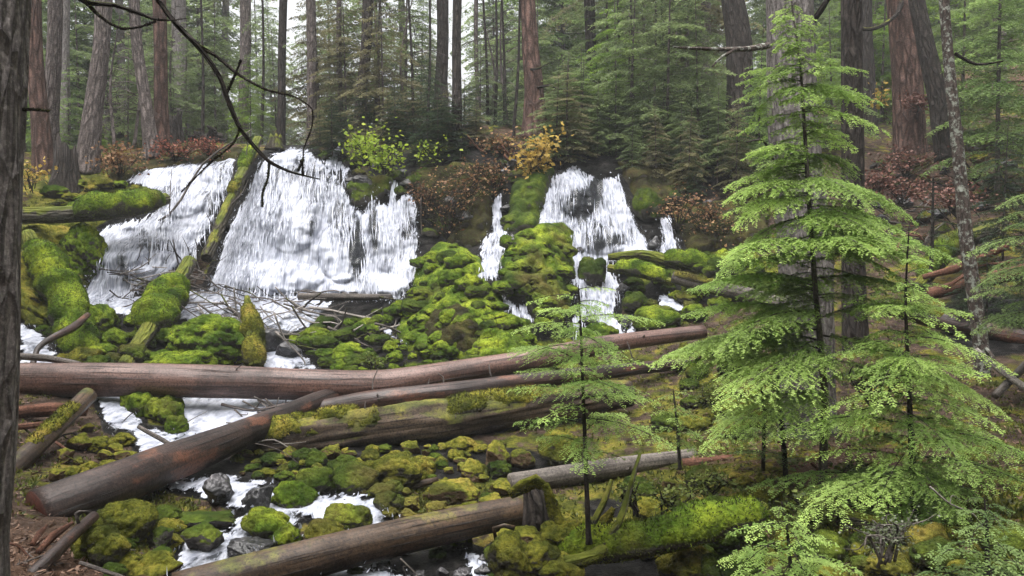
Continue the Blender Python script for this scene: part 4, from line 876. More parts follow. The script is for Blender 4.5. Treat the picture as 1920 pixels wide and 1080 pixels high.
def crown_arrays(H, prof, nb, r, base=.1, lib_L=(.35, .7, 1.1, 1.6), var=3, wood=.0045, up=0.0, azs=None, tpow=1., lvar=(.7, 1.15), evar=.07, **kw):
    """prof(t)->branch length at relative height t (0 base..1 tip). returns leaf quads, tips, rnd, wood tube parts (local, trunk on z axis)"""
    lib = {L: [branch(L, r, **kw) for _ in range(var)] for L in lib_L}
    Vs, Ts, Rs, wp = [], [], [], []
    for k in range(nb):
        t = base+(1-base)*((k+r.random()*.8)/nb)**tpow; L = max(.05, prof(t)*r.uniform(*lvar)); key = min(lib_L, key=lambda q: abs(math.log(q/L)))
        V0, tp, ax = lib[key][r.integers(var)]; sc_ = L/key; a = (k*2.399+r.normal(0, .35)) if azs is None else azs(t, r)
        Mx = rotz(a); el = up*(t-.3)+r.normal(0, evar); ce, se = math.cos(el), math.sin(el); My = np.array([[ce, 0, se], [0, 1, 0], [-se, 0, ce]])
        Q = (V0*sc_)@My@Mx+np.array([0, 0, t*H]); Vs.append(Q); Ts.append(np.repeat(tp, 4)); Rs.append(np.full(len(V0)*4, r.random()))
        if wood: A = (ax*sc_)@My@Mx+np.array([0, 0, t*H]); wp.append(tube_arr(A, np.linspace(wood*sc_*key+.002, .0015, 6), 6, 4, k, 0, capends=(False, False)))
    V0 = np.vstack([v.reshape(-1, 3) for v in Vs]); n = len(V0)//4
    return V0, np.arange(n*4).reshape(-1, 4), np.concatenate(Ts), np.concatenate(Rs), wp

def near_conifer(name, path, prof, nb, mat, barkm, label, seed, base=.1, cat='tree', group=None, **kw):
    """slender hemlock whose stem follows the pixel path"""
    r = np.random.default_rng(seed); pts, rad = pxpath(path); P, rr, s = smooth_path(pts, rad, 40)
    H = s[-1]; V0, Fq_, tp, rn, wp = crown_arrays(H, prof, nb, r, base, **kw)
    def bend(V1):
        z = np.clip(V1[:, 2]/H, -.2, 1.05)*H; off = np.stack([np.interp(z, s, P[:, q]) for q in (0, 1)], 1)
        zz = np.interp(V1[:, 2], s, P[:, 2])+np.where(V1[:, 2] < 0, V1[:, 2], 0)
        return np.stack([V1[:, 0]+off[:, 0], V1[:, 1]+off[:, 1], zz], 1)
    rt = empty(name, P[0], label, cat, group)
    parts = [tube_arr(pts, rad, 40, 12, seed, .06, flare=.3)]+[(bend(a), b, c) for a, b, c in wp]
    m_ = merge(parts); place(rt, mk('trunk', m_[0], m_[1], M[barkm], uv=m_[2]))
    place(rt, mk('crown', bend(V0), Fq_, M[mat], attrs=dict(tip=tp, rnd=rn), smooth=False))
    return rt
def lin(*p):
    a = np.array(p); return lambda t: float(np.interp(t, a[:, 0], a[:, 1]))
# the bright hemlock right of centre
near_conifer('young_hemlock', [(1542,925,17,8.0),(1545,720,14,8.0),(1530,560,10,8.0),(1512,300,8,8.0),(1500,120,4,8.0),(1482,-10,2,8.0)],
    lin((.0,.6),(.2,1.2),(.3,1.4),(.42,1.15),(.55,.98),(.62,.95),(.73,.72),(.8,.60),(.88,.42),(.95,.27),(1,.12)), 176, 'hem', 'bark', 'tall bright green young hemlock standing in front of the big trunk at right', 31, base=.2, azs=lambda t, r: (r.normal(0, .55) if r.random() < .42 else math.pi+r.normal(0, .7)) if r.random() < .72 else r.uniform(0, 6.28), tpow=.68, lvar=(.35, 1.2), ll=.028, lw=.0075, evar=.15, droop=.42, rise=.22, wid=.50)
near_conifer('young_hemlock', [(1722,1100,18,7.0),(1712,900,13,7.0),(1703,700,8,7.0),(1698,560,5,7.0),(1705,418,2,7.0)],
    lin((.0,.9),(.2,1.15),(.45,1.05),(.65,.75),(.82,.42),(.93,.22),(1,.07)), 76, 'hem', 'barkdark', 'broad bright young hemlock with a feathery top at the right', 32, base=.16, lvar=(.45, 1.2), evar=.14, droop=.40, rise=.18, wid=.50)
near_conifer('young_hemlock', [(1104,1020,11,6.5),(1098,860,8,6.5),(1092,700,6,6.5),(1088,600,4,6.5),(1084,535,2,6.5)],
    lin((.25,.35),(.42,.7),(.6,.85),(.78,.8),(.9,.62),(1,.35)), 27, 'hem', 'barkdark', 'small flat topped hemlock sapling in the centre in front of the logs', 33, base=.36, lvar=(.5, 1.15), evar=.13, droop=.28, rise=.20, wid=.5)
near_conifer('young_hemlock', [(1480,1180,9,5.0),(1482,1060,8,5.0),(1475,990,5,5.0),(1465,940,2,5.0)],
    lin((.2,.5),(.5,.5),(.8,.34),(1,.12)), 22, 'hem', 'barkdark', 'low bright hemlock sapling at the bottom edge right of centre', 34, base=.3, droop=.45, rise=.2)
near_conifer('young_hemlock', [(1478,965,11,8.3),(1468,820,10,8.3),(1455,700,7,8.3),(1445,600,3,8.3)],
    lin((.1,.4),(.4,.6),(.7,.55),(1,.2)), 20, 'hemmid', 'barkdark', 'thin stemmed hemlock sapling just left of the slim dark stem', 35, base=.25, droop=.3)
near_conifer('young_hemlock', [(1430,905,8,8.9),(1432,780,7,8.9),(1425,690,3,8.9)],
    lin((.1,.4),(.5,.6),(1,.2)), 16, 'hemmid', 'barkdark', 'thin leaning hemlock sapling left of the twin stems', 36, base=.2, droop=.3)
near_conifer('young_hemlock', [(1275,880,7,9.2),(1270,800,6,9.2),(1262,730,2,9.2)],
    lin((.1,.3),(.5,.42),(1,.2)), 14, 'hem', 'barkdark', 'little bright hemlock sapling above the short grey log', 37, base=.25, droop=.3)
near_conifer('young_hemlock', [(1960,760,20,9.5),(1955,560,16,9.5),(1950,400,10,9.5),(1945,250,3,9.5)],
    lin((.1,.6),(.4,.85),(.7,.7),(1,.1)), 36, 'hemmid', 'barkdark', 'hemlock reaching in from the right edge at mid height', 38, base=.25, droop=.35)
near_conifer('young_hemlock', [(1840,1180,14,5.2),(1850,1080,12,5.2),(1850,980,5,5.2),(1845,930,2,5.2)],
    lin((.2,.5),(.5,.5),(.8,.34),(1,.12)), 18, 'hemmid', 'barkdark', 'low hemlock sapling in the bottom right corner', 39, base=.3, droop=.4)
near_conifer('young_hemlock', [(1745,520,8,14.5),(1748,440,7,14.5),(1750,330,3,14.5)],
    lin((.1,.3),(.5,.5),(1,.1)), 14, 'hemdark', 'barkdark', 'slim dark sapling on the upper right slope', 40, base=.3, droop=.3, ll=.03, lw=.008, step=.025)

# ------------------------------------------------------------------ big trunks
def trunk(path, mat, label, seed, crown=None, group=None, flare=.12, branches=(), name='conifer', top=7.0, cr=None, jag=0):
    pts, rad = pxpath(path)
    p = np.array(pts); d = p[-1]-p[-2]; d /= np.linalg.norm(d); pts = [np.array(q) for q in pts]
    if top: pts.append(pts[-1]+d*top); rad = rad+[rad[-1]*.75]
    rt = empty(name, pts[0], label, 'tree', group)
    big = rad[0] > .12
    parts = [tube_arr(pts, rad, None, 40 if big else 14, seed, .06, .05 if big else .02, flare=flare, jag=jag)]
    m_ = merge(parts); place(rt, mk('trunk', m_[0], m_[1], M[mat], uv=m_[2]))
    for bp, bm_ in branches:
        q, rr = pxpath(bp); b = tube_arr(q, rr, max(12, len(bp)*6), 9, seed+3, .2, .08); b = fuzz(*b, 1200, .011, seed) if bm_ == 'barktwig' else b; place(rt, mk('branch', b[0], b[1], M[bm_], uv=b[2]))
    if cr:
        h0, h1, nb, L, mt = cr; r = np.random.default_rng(seed+900); P, rr, s = smooth_path(pts, rad, 40)
        V0, Fq_, tp, rn, wp = crown_arrays(1.0, lambda t: L, nb, r, 0, lib_L=(L,), var=3, wood=.012, up=0, droop=.45, rise=.05, wid=.4, tw=.14, step=.07, ll=.085, lw=.016)
        # spread the branches between h0 and h1 of the stem's length
        nper = None
        Vb = []; off = 0
        z = V0.reshape(-1, 4, 3); # each branch was placed at height t*1.0 ; remap the whole by its own base height
        rt_h = rn.reshape(-1, 4)[:, 0]
        order = {}
        for i_, key in enumerate(dict.fromkeys(rt_h.tolist())):
            sel = rt_h == key; t = (i_+.4)/nb; sb = s[-1]*(h0+(h1-h0)*t); c = np.array([np.interp(sb, s, P[:, q]) for q in range(3)])
            z[sel] += c-np.array([0, 0, (i_+.4)/nb])
        place(rt, mk('crown', z.reshape(-1, 3), Fq_, M[mt], attrs=dict(tip=tp, rnd=rn), smooth=False))
    return rt
# foreground trunk with its overhanging bare branches
D5 = 4.6
trunk([(-76,1180,170,4.3),(-74,1000,165,4.3),(-66,800,170,4.35),(-60,400,174,4.4),(-50,0,184,4.5),(-42,-300,184,4.6)], 'barknear', 'thick foreground trunk cut by the left edge with bare branches arching over the stream', 61, flare=.0, top=4,
  branches=[
   ([(-30,-420,24.5,4.6),(150,-180,14.4,4.8),(290,-8,8.6,5.0),(330,45,10.1,5.0),(370,85,10.8,5.0),(412,145,8.6,5.0),(428,190,9.4,5.0),(450,240,7.9,5.0),(482,280,7.2,5.0),(505,303,7.2,5.0),(545,322,4.3,5.0),(600,336,2.2,5.0)],'barktwig'),
   ([(370,85,8.6,5.0),(405,105,5.8,5.0),(445,138,5.0,5.0),(500,168,4.3,5.0),(558,184,2.9,5.0),(585,205,2.2,5.0),(584,240,2.2,5.0),(570,278,2.2,5.0),(568,330,2.2,5.0)],'barktwig'),
   ([(-30,-300,21.6,4.6),(80,-70,13.0,4.8),(160,3,8.6,4.9),(215,10,7.2,4.9),(260,25,6.5,4.9),(292,36,6.5,4.9),(325,38,2.9,4.9),(350,34,1.4,4.9)],'barktwig'),
   ([(160,3,7.2,4.9),(190,32,5.0,4.9),(228,53,4.3,4.9),(262,50,3.6,4.9),(292,40,3.6,4.9)],'barktwig'),
   ([(505,303,3.6,5.0),(502,335,2.2,5.0),(492,365,2.2,5.0),(492,388,2.9,5.0)],'barktwig'),
   ([(450,240,2.9,5.0),(440,265,2.2,5.0),(400,300,2.2,5.0),(340,360,1.4,5.0)],'barktwig'),
   ([(425,175,3.6,5.0),(445,130,2.2,5.0),(452,112,1.4,5.0)],'barktwig'),
   ([(560,320,2.9,5.0),(566,300,1.4,5.0),(568,330,1.4,5.0)],'barktwig'),
   ([(35,205,6.5,4.5),(60,205,4.3,4.5),(92,208,2.9,4.5)],'barktwig')])
trunk([(1520,925,112,10.0),(1515,800,100,10.0),(1510,500,98,10.0),(1485,200,88,10.0),(1480,-20,84,10.0)], 'barkpale', 'big pale grey trunk rising behind the tall bright hemlock', 62, flare=.25, top=6,
  branches=[([(1442,85,12,9.9),(1400,92,10,9.6),(1340,92,8,9.4),(1290,90,6,9.2),(1262,88,3,9.1)],'barklichen'),([(1380,92,7,9.5),(1350,110,5,9.4),(1335,125,3,9.3)],'barklichen'),
            ([(1450,300,6,9.9),(1425,262,4,9.5),(1400,266,3,9.4)],'stick'),([(1525,40,12,10),(1545,10,10,9.9),(1570,-30,8,9.8)],'barkdark')])
trunk([(1606,720,50,13.0),(1600,500,42,13.0),(1598,200,40,13.0),(1596,-20,38,13.0)], 'barkdark', 'grey trunk just right of the big pale trunk', 63, top=7)
trunk([(1708,315,58,21.5),(1705,240,55,21.5),(1698,100,54,21.5),(1688,-20,50,21.5)], 'barkred', 'thick red brown fir trunk with furrowed bark at upper right', 64, top=9,
  branches=[([(1695,-5,9,21.3),(1680,28,8,21),(1650,50,7,20.8),(1620,55,7,20.7),(1598,40,6,20.6),(1575,22,4,20.5)],'barktwig')])
trunk([(1778,300,44,20.0),(1762,200,36,20.0),(1735,80,31,20.0),(1714,-20,28,20.0)], 'barkdark', 'dark trunk leaning left beside the thick red brown fir', 65, top=8)
trunk([(1846,748,30,11.0),(1838,640,27,11.0),(1812,450,25,11.0),(1798,300,22,11.0),(1782,150,20,11.0),(1768,-20,18,11.0)], 'barklichen', 'slender trunk spotted with white lichen at the right', 66, flare=.2, top=5,
  branches=[([(1838,640,8,11),(1862,670,6,10.8),(1875,700,3,10.7)],'barklichen'),([(1790,100,7,11),(1830,120,5,10.9),(1880,115,3,10.8)],'barktwig')])
trunk([(1392,262,56,22.0),(1388,160,50,22.0),(1384,60,46,22.0),(1370,-20,40,22.0)], 'barkdark', 'stout dark trunk left of the big pale trunk', 67, top=8, cr=(.25,1.,10,2.2,'hemfar'))
trunk([(1005,262,48,22.5),(1002,180,36,22.5),(994,80,30,22.5),(988,-20,26,22.5)], 'barkred', 'straight red brown trunk with flared roots in the centre', 68, flare=.22, top=8,
  branches=[([(1006,165,6,22.3),(1030,160,5,22),(1050,168,3,21.8)],'barktwig'),([(995,130,5,22.3),(1010,128,4,22),(1030,118,2,21.8)],'barktwig')])
BT = [ # base x,y,w, top x,w, depth, mat, label
 (84,345,40,60,30,20.5,'barkred','red brown trunk beside the foreground trunk, base behind the stump'),
 (88,345,46,104,26,21.5,'bark','grey trunk swelling at its base, right of the red brown trunk at left'),
 (122,300,22,122,18,26,'barkpale','pale slim trunk with bark peeled to white at left'),
 (162,328,46,196,30,21,'bark','stout grey trunk leaning right, third from the stump'),
 (286,300,30,250,20,21.5,'bark','grey trunk leaning left above the red bushes'),
 (304,290,30,298,24,23,'barkred','upright brown trunk above the red bushes'),
 (345,290,32,335,26,30,'barkpale','pale hazy trunk right of the upright brown trunk'),
 (455,290,22,460,20,30,'bark','hazy grey trunk left of the bright gap in the trees'),
 (526,285,18,532,15,27,'barkdark','slim dark trunk above the largest waterfall'),
 (586,285,22,582,18,25,'bark','straight grey trunk above the largest waterfall, right of the slim dark one'),
 (640,275,13,636,10,26,'bark','thin brown trunk above the lime leaved maple'),
 (672,270,24,690,20,24,'barkdark','dark trunk behind the lime leaved maple'),
 (856,285,24,858,17,21.5,'barkdark','dark straight trunk between maple and yellow shrub'),
 (825,262,34,830,22,27,'barkdark','dark broad trunk partly hidden by foliage, left of the dark straight one'),
 (896,262,10,893,8,28,'bark','thin hazy grey stem right of the dark straight trunk'),
 (1112,262,26,1104,20,27,'barkdark','dark trunk right of the red brown centre trunk'),
 (1328,262,24,1324,18,29,'bark','hazy trunk midway between centre and the stout dark trunk'),
 (235,300,16,222,14,31,'barkpale','faint pale trunk behind the leaning left trunks'),
 (420,285,14,424,12,38,'barkpale','faint far trunk left of the hazy grey trunk'),
 (1270,262,14,1262,12,36,'barkpale','faint far trunk in the right centre foliage'),
 (1050,262,12,1052,10,36,'barkpale','faint far trunk between two centre trunks'),
 (758,262,14,752,12,34,'barkpale','faint far trunk behind the maple'),
 (1632,262,30,1622,26,26,'barkdark','dim trunk between the grey trunk and the red brown fir'),
 (1880,262,26,1872,22,30,'bark','hazy trunk at the upper right edge'),
]
for k, (bx, by, bw, tx, tw_, d, mt, lab) in enumerate(BT):
    cr = None
    if d > 23: cr = (.2, 1., 9, min(2.4, .09*d), 'hemfar' if k % 3 else 'hemolive')
    mx = (bx*.5+tx*.5)+(3 if k % 2 else -3)
    trunk([(bx,by,bw,d),(bx*.65+tx*.35,by*.65,bw*.3+tw_*.7-1,d),(mx*.5+tx*.5,by*.3,tw_,d),(tx,-20,tw_,d)], mt, lab, 70+k, top=9, cr=cr)
for k, (x, x1, y0, d) in enumerate([(915,905,262,24),(927,930,262,24),(946,940,262,24),(962,975,262,22.5),(1222,1230,250,24),(1187,1182,262,24),(775,765,262,24),(800,806,262,25),(1245,1240,262,26),(700,712,262,25),(380,376,270,26),(490,492,270,27),(1160,1158,262,26)]):
    trunk([(x,y0,7,d),((x+x1)/2+3,y0*.5,5,d),(x1,-20,4,d)], 'barkdark', 'thin bare dark stem in the understorey above the falls', 120+k, group='thin stems above the falls', top=2, flare=.1, name='bare_sapling')

for k, (x, y, d) in enumerate([(225, 120, 24), (262, 150, 23), (200, 170, 25), (700, 90, 24), (640, 60, 25), (905, 120, 24.5), (940, 60, 24.5), (1180, 110, 24), (780, 60, 26), (330, 90, 27)]):
    r5 = np.random.default_rng(400+k); parts = []; P_ = []
    top = W(x, y-90, d); bot = W(x+r5.normal(0, 12), 275, d); parts.append(tube_arr([bot, (top+bot)/2+r5.normal(0, .15, 3), top], [.05, .035, .012], 30, 7, k, .1)); SP_, _, _ = smooth_path([bot, (top+bot)/2, top], [1, 1, 1], 40)
    for q in range(34):
        i = r5.integers(8, 40); a = r5.uniform(0, 6.28); L = r5.uniform(.4, 1.5)*(1.2-i/45); e = SP_[i]+np.array([math.cos(a)*L, math.sin(a)*L, r5.uniform(-.5, .25)*L]); m_ = (SP_[i]+e)/2+np.array([0, 0, .12*L])
        parts.append(tube_arr([SP_[i], m_, e], [.014, .009, .003], 8, 4, q, .1))
        for z_ in range(3): e2 = m_+(e-m_)*r5.random()+r5.normal(0, .18, 3)*L; parts.append(tube_arr([m_+(e-m_)*.2*z_, e2], [.006, .002], 4, 3, z_, .1))
    m0 = merge(parts); rt = empty('bare_snag', bot, 'lacy bare dead tree with fine grey brown twigs among the trunks above the falls', 'tree', 'bare twiggy trees above the falls'); place(rt, mk('trunk', m0[0], m0[1], M['bark'], uv=m0[2]))
# stumps
def stump(px, py, wd, hg, d, mat, label, seed, jag=.25):
    p = [W(px, py+hg, d), W(px, py+hg*.4, d), W(px, py, d)]; r = wd*d/F/2
    rt = empty('broken_stump', p[0], label, 'stump'); b = tube_arr(p, [r*1.25, r, r*.85], 14, 28, seed, .15, .1, flare=.3, jag=jag); place(rt, mk('trunk', b[0], b[1], M[mat], uv=b[2]))
stump(122,300,44,66,19.5,'barkdark','jagged dark stump at the foot of the left trunks',141)
stump(328,228,26,46,24,'barkdark','small dark broken stump behind the red bushes',142,.15)
stump(517,258,22,22,21.5,'barkpatch','mossy knob of wood at the top of the leaning mossy log',143,.05)
stump(212,215,28,40,27,'barkdark','dark snag among the left trunks',144,.3)
rw = empty('root_wad', W(388,262,24), 'dark upturned root wad above the left waterfall', 'root')
for k in range(9):
    a = math.pi*k/8; e = W(388+math.cos(a)*36*rng.uniform(.6,1.1), 262-math.sin(a)*24*rng.uniform(.6,1.1), 23.6)
    b = tube_arr([W(388,268,24), (W(388,262,24)+e)/2+rng.normal(0,.06,3), e], [.16,.11,.03], 8, 8, k, .3); place(rw, mk('root', b[0], b[1], M['barkdark'], uv=b[2]))

# ------------------------------------------------------------------ background forest: understorey hemlocks and far conifers
TPL = {}
def bg_template(key, H, prof, nb, seed, leaf, **kw):
    r = np.random.default_rng(seed); V0, Fq_, tp, rn, wp = crown_arrays(H, prof, nb, r, **kw)
    tr = tube_arr([(0, 0, -.5), (0, 0, H*.5), (.05, 0, H)], [H*.006+.02, H*.004+.012, .008], 24, 8, seed, .05)
    mm = merge([tr]+wp)
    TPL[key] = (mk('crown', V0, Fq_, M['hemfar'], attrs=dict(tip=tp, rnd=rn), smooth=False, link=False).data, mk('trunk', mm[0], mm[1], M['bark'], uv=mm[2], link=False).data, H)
for k in range(4):
    bg_template(('u', k), 6.0, lin((0, 1.4), (.3, 1.6), (.6, 1.2), (.85, .6), (1, .1)), 60, 300+k, .07, base=.03, lib_L=(.7, 1.4), var=3, droop=.4, rise=.15, wid=.5, tw=.12, step=.05, ll=.085, lw=.02, up=.1, wood=.006)
for k in range(4):
    bg_template(('t', k), 18.0, lin((0, 2.2), (.3, 3.0), (.6, 2.6), (.85, 1.4), (1, .2)), 110, 320+k, .1, base=.02, lib_L=(1.5, 2.8), var=3, droop=.45, rise=.1, wid=.45, tw=.24, step=.11, ll=.2, lw=.05, up=.1, wood=.007)
CR = {}
def crown_copy(key, mat):
    k = (key, mat)
    if k not in CR:
        me = TPL[key][0].copy(); me.materials.clear(); me.materials.append(M[mat]); CR[k] = me
    return CR[k]
def bg_tree(key, px, py, d, hscale, mat, label, group, name='hemlock_tree', sxy=1., zoff=0):
    p = W(px, py, d); cm, tm, H = crown_copy(key, mat), TPL[key][1], TPL[key][2]
    rt = empty(name, p, label, 'tree', group); rt.rotation_euler = (rng.normal(0, .02), rng.normal(0, .02), rng.uniform(0, 6.28)); rt.scale = (hscale*sxy, hscale*sxy, hscale)
    for nm, me in (('trunk', tm), ('crown', cm)):
        o = bpy.data.objects.new(nm, me); col.objects.link(o); o.parent = rt
    return rt
UND = [ # px, base py, depth, height m, mat, label
 (470,262,24.5,2.6,'hemlime','bright lime young hemlock left of the bright gap above the falls'),
 (1090,262,24,2.8,'hemlime','bright green young hemlock right of the red brown centre trunk'),
 (1065,262,26,2.2,'hemmid','short green hemlock behind the yellow shrub'),
 (1350,262,23,1.9,'hemlime','bright young hemlock left of the stout dark trunk'),
 (1180,290,22.5,5.0,'hemfar','grey green hemlock above the right waterfall, left one'),
 (1250,300,22.0,5.5,'hemfar','grey green hemlock above the right waterfall, middle one'),
 (1310,310,22.0,4.4,'hemfar','grey green hemlock above the right waterfall, right one'),
 (1420,330,20.5,3.2,'hemmid','green hemlock tucked left of the big pale trunk'),
 (1290,355,20.2,2.0,'hemolive','olive hemlock leaning over the bank right of the right waterfall'),
 (1380,350,20.0,2.2,'hemolive','olive hemlock beside the dark hollow at right'),
 (720,262,23.5,4.4,'hemolive','olive hemlock behind the lime leaved maple'),
 (650,262,25,4.6,'hemolive','tall olive hemlock left of the maple'),
 (800,270,22.0,2.6,'hemdark','dark hemlock between the maple and the dark straight trunk'),
 (745,285,21.6,1.9,'hemdark','low dark hemlock just behind the maple'),
 (830,290,21.2,1.7,'hemdark','low dark hemlock at the foot of the dark straight trunk'),
 (900,262,24,2.8,'hemfar','green hemlock under the thin stems'),
 (240,285,26,3.6,'hemfar','green hemlock behind the leaning left trunks'),
 (405,275,28,5.2,'hemfar','green hemlock behind the root wad'),
 (350,275,29,4.4,'hemfar','green hemlock behind the small broken stump'),
 (520,280,32,4.6,'hemfar','pale green hemlock in the bright gap above the falls'),
 (620,280,34,4.2,'hemfar','pale green hemlock right of the straight grey trunk'),
 (130,320,25,3.4,'hemmid','yellow green hemlock behind the left stump'),
 (1560,300,24,4.6,'hemmid','green hemlock between the big pale trunk and the fir'),
 (1650,262,28,6.0,'hemlime','yellow green hemlock left of the red brown fir'),
 (1800,300,24,6.5,'hemfar','green hemlock right of the leaning dark trunk'),
 (1870,330,19,6.2,'hemmid','large green hemlock at the upper right edge'),
 (1930,280,22,8.0,'hemmid','tall green hemlock cut by the upper right edge'),
 (1880,470,15,2.4,'hemdark','dark hemlock at the right edge above the red log'),
 (1010,262,30,5.4,'hemfar','hazy hemlock behind the red brown centre trunk'),
 (1140,262,27,7.2,'hemfar','tall hazy hemlock right of centre'),
 (1210,262,27,8,'hemfar','tall hemlock over the right waterfall'),
 (1290,262,26,8,'hemfar','tall hemlock with drooping sprays left of the stout dark trunk'),
 (1120,285,21.6,1.5,'hemfar','low grey green hemlock just left above the right waterfall'),
 (1185,325,20.9,1.6,'hemfar','low hemlock bough against the right edge of the right waterfall'),
 (1230,335,20.8,1.9,'hemolive','olive hemlock bough hanging over the dark bank'),
 (1275,330,21,2.2,'hemfar','middle hemlock bough over the dark bank'),
 (1345,325,21,2.3,'hemfar','grey green hemlock over the dark hollow'),
 (1060,262,22.6,2.0,'hemfar','hemlock sprout right of the flared red brown trunk'),
 (1420,280,22,3.4,'hemmid','green hemlock between stout dark trunk and big pale trunk'),
 (1155,262,24,4.4,'hemlime','yellow green hemlock above the right waterfall'),
 (950,262,23.4,1.8,'hemdark','dark low hemlock behind the thin stems'),
 (880,262,23,1.7,'hemdark','dark low hemlock right of the dark straight trunk'),
 (100,340,22,2.6,'hemlime','yellow green hemlock by the grey trunk base at left'),
 (190,330,22,1.6,'hemlime','low yellow green hemlock under the leaning trunk'),
 (1640,250,30,9,'hemlime','tall yellow green tree behind the fir'),
 (1760,262,30,9,'hemlime','tall yellow green tree right of the fir'),
 (1850,600,12.6,1.5,'hemdark','dark low hemlock added to deepen the shade of the hollow at the right edge'),  # dark hemlocks added to blacken the right-edge hollow, next rows too
 (1910,610,12.3,1.4,'hemdark','dark low hemlock added as shade, cut by the right edge at mid height'),
 (1800,620,12.8,1.1,'hemdark','small dark hemlock added as shade left of the hollow at the right edge'),
 (50,330,23,4.6,'hemmid','green hemlock behind the foreground trunk'),
 (300,285,27,5.5,'hemfar','soft green hemlock behind the upright brown trunk'),
 (150,290,30,6.5,'hemfar','pale green hemlock between the left trunks'),
 (680,262,27,6.0,'hemfar','soft green hemlock behind the dark trunk left of centre'),
 (760,262,28,6.5,'hemfar','soft green hemlock left of the dark straight trunk'),
 (860,330,20.6,1.3,'hemdark','dark low bough on the bank above the rusty shrubs'),
 (780,320,20.8,1.4,'hemdark','dark low bough right of the lime maple'),
 (925,300,21.2,1.2,'hemdark','dark low bough left of the golden shrub'),
 (1050,290,21.6,1.3,'hemdark','dark low bough right of the golden shrub'),
 (1300,380,19.9,1.2,'hemdark','dark low bough above the rusty shrub at right'),
 (600,262,28,5.6,'hemolive','tall brownish hemlock right of the straight grey trunk'),
]
for k, (x, y, d, h, mt, lab) in enumerate(UND): bg_tree(('u', k % 4), x, y+6, d, h/6.0, mt, lab, None)
r4 = np.random.default_rng(21)
for k in range(30):
    x = 1040+k*14.5+r4.normal(0, 6); y = r4.uniform(262, 325); d = float(gdepth(x, y)[0])
    bg_tree(('u', k % 4), x, y+6, d, r4.uniform(.22, .42), ['hemfar', 'hemolive', 'hemfar', 'hemmid'][k % 4], 'soft green hemlock bough among those crowding the bank above the right waterfall', 'hemlock boughs above the right waterfall', 'hemlock_bough', sxy=1.6)
for k in range(16):
    x = 610+k*19+r4.normal(0, 6); y = r4.uniform(255, 300); d = float(gdepth(x, y)[0])
    bg_tree(('u', k % 4), x, y+6, d, r4.uniform(.16, .3), 'hemdark' if k % 3 else 'hemolive', 'dark hemlock bough on the crest around the lime maple and golden shrub', 'dark boughs on the crest', 'hemlock_bough', sxy=1.6)
# taller trees deeper in the wood
r2 = np.random.default_rng(77)
slots = []
for k in range(150):
    x = r2.uniform(-500, 2450); d = r2.uniform(30, 62) if k < 86 else r2.uniform(55, 95)
    if k < 60: x = -60+k*34+r2.normal(0, 12)
    gap = min(abs(x-550)/90, abs(x-910)/80, abs(x-145)/60, abs(x-440)/40, abs(x-750)/35, abs(x-25)/20)
    if gap < 1 and r2.random() < .72: continue
    h = r2.uniform(8, 19)*(1.3 if k >= 86 else 1.0)*(1.0 if x > 1000 or x < 500 else .75)
    p = W(x, 300, d); z = ground_behind(p[0], p[1]); q = np.array([p[0], p[1], z-.2])
    rt = bg_tree(('t', k % 4), x, 300, d, h/18.0, ['hemfar', 'hemfar', 'hemolive', 'hemmid'][k % 4] if x < 1600 else ['hemfar', 'hemmid'][k % 2], 'hazy conifer standing deep in the wood behind the falls', 'far conifers behind the falls', 'far_conifer', sxy=1.1)
    rt.location = tuple(float(v) for v in q)

r3 = np.random.default_rng(11); k = 0  # unseen trees behind and beside the camera, added to block low sky light
for ring, n_, a0, a1 in ((9, 12, 150, 390), (14, 20, 140, 400), (20, 22, 135, 405)):
    for q in range(n_):
        a = R(a0+(a1-a0)*(q+r3.uniform(.1, .9))/n_); x, y = ring*math.cos(a)*r3.uniform(.9, 1.1), ring*math.sin(a)*r3.uniform(.9, 1.1)+(6 if ring > 9 else 0)
        if y > 2 and abs(x) < .78*y+3.5: continue
        rt = bg_tree(('t', k % 4), 960, 500, 10, r3.uniform(.8, 1.1), 'hemfar', 'unseen conifer round the viewpoint, added to block low sky light', 'unseen conifers added round the viewpoint', 'conifer', sxy=1.15); rt.location = (x, y, ground_behind(x, y)-.3 if y > 3 else 1.4); k += 1
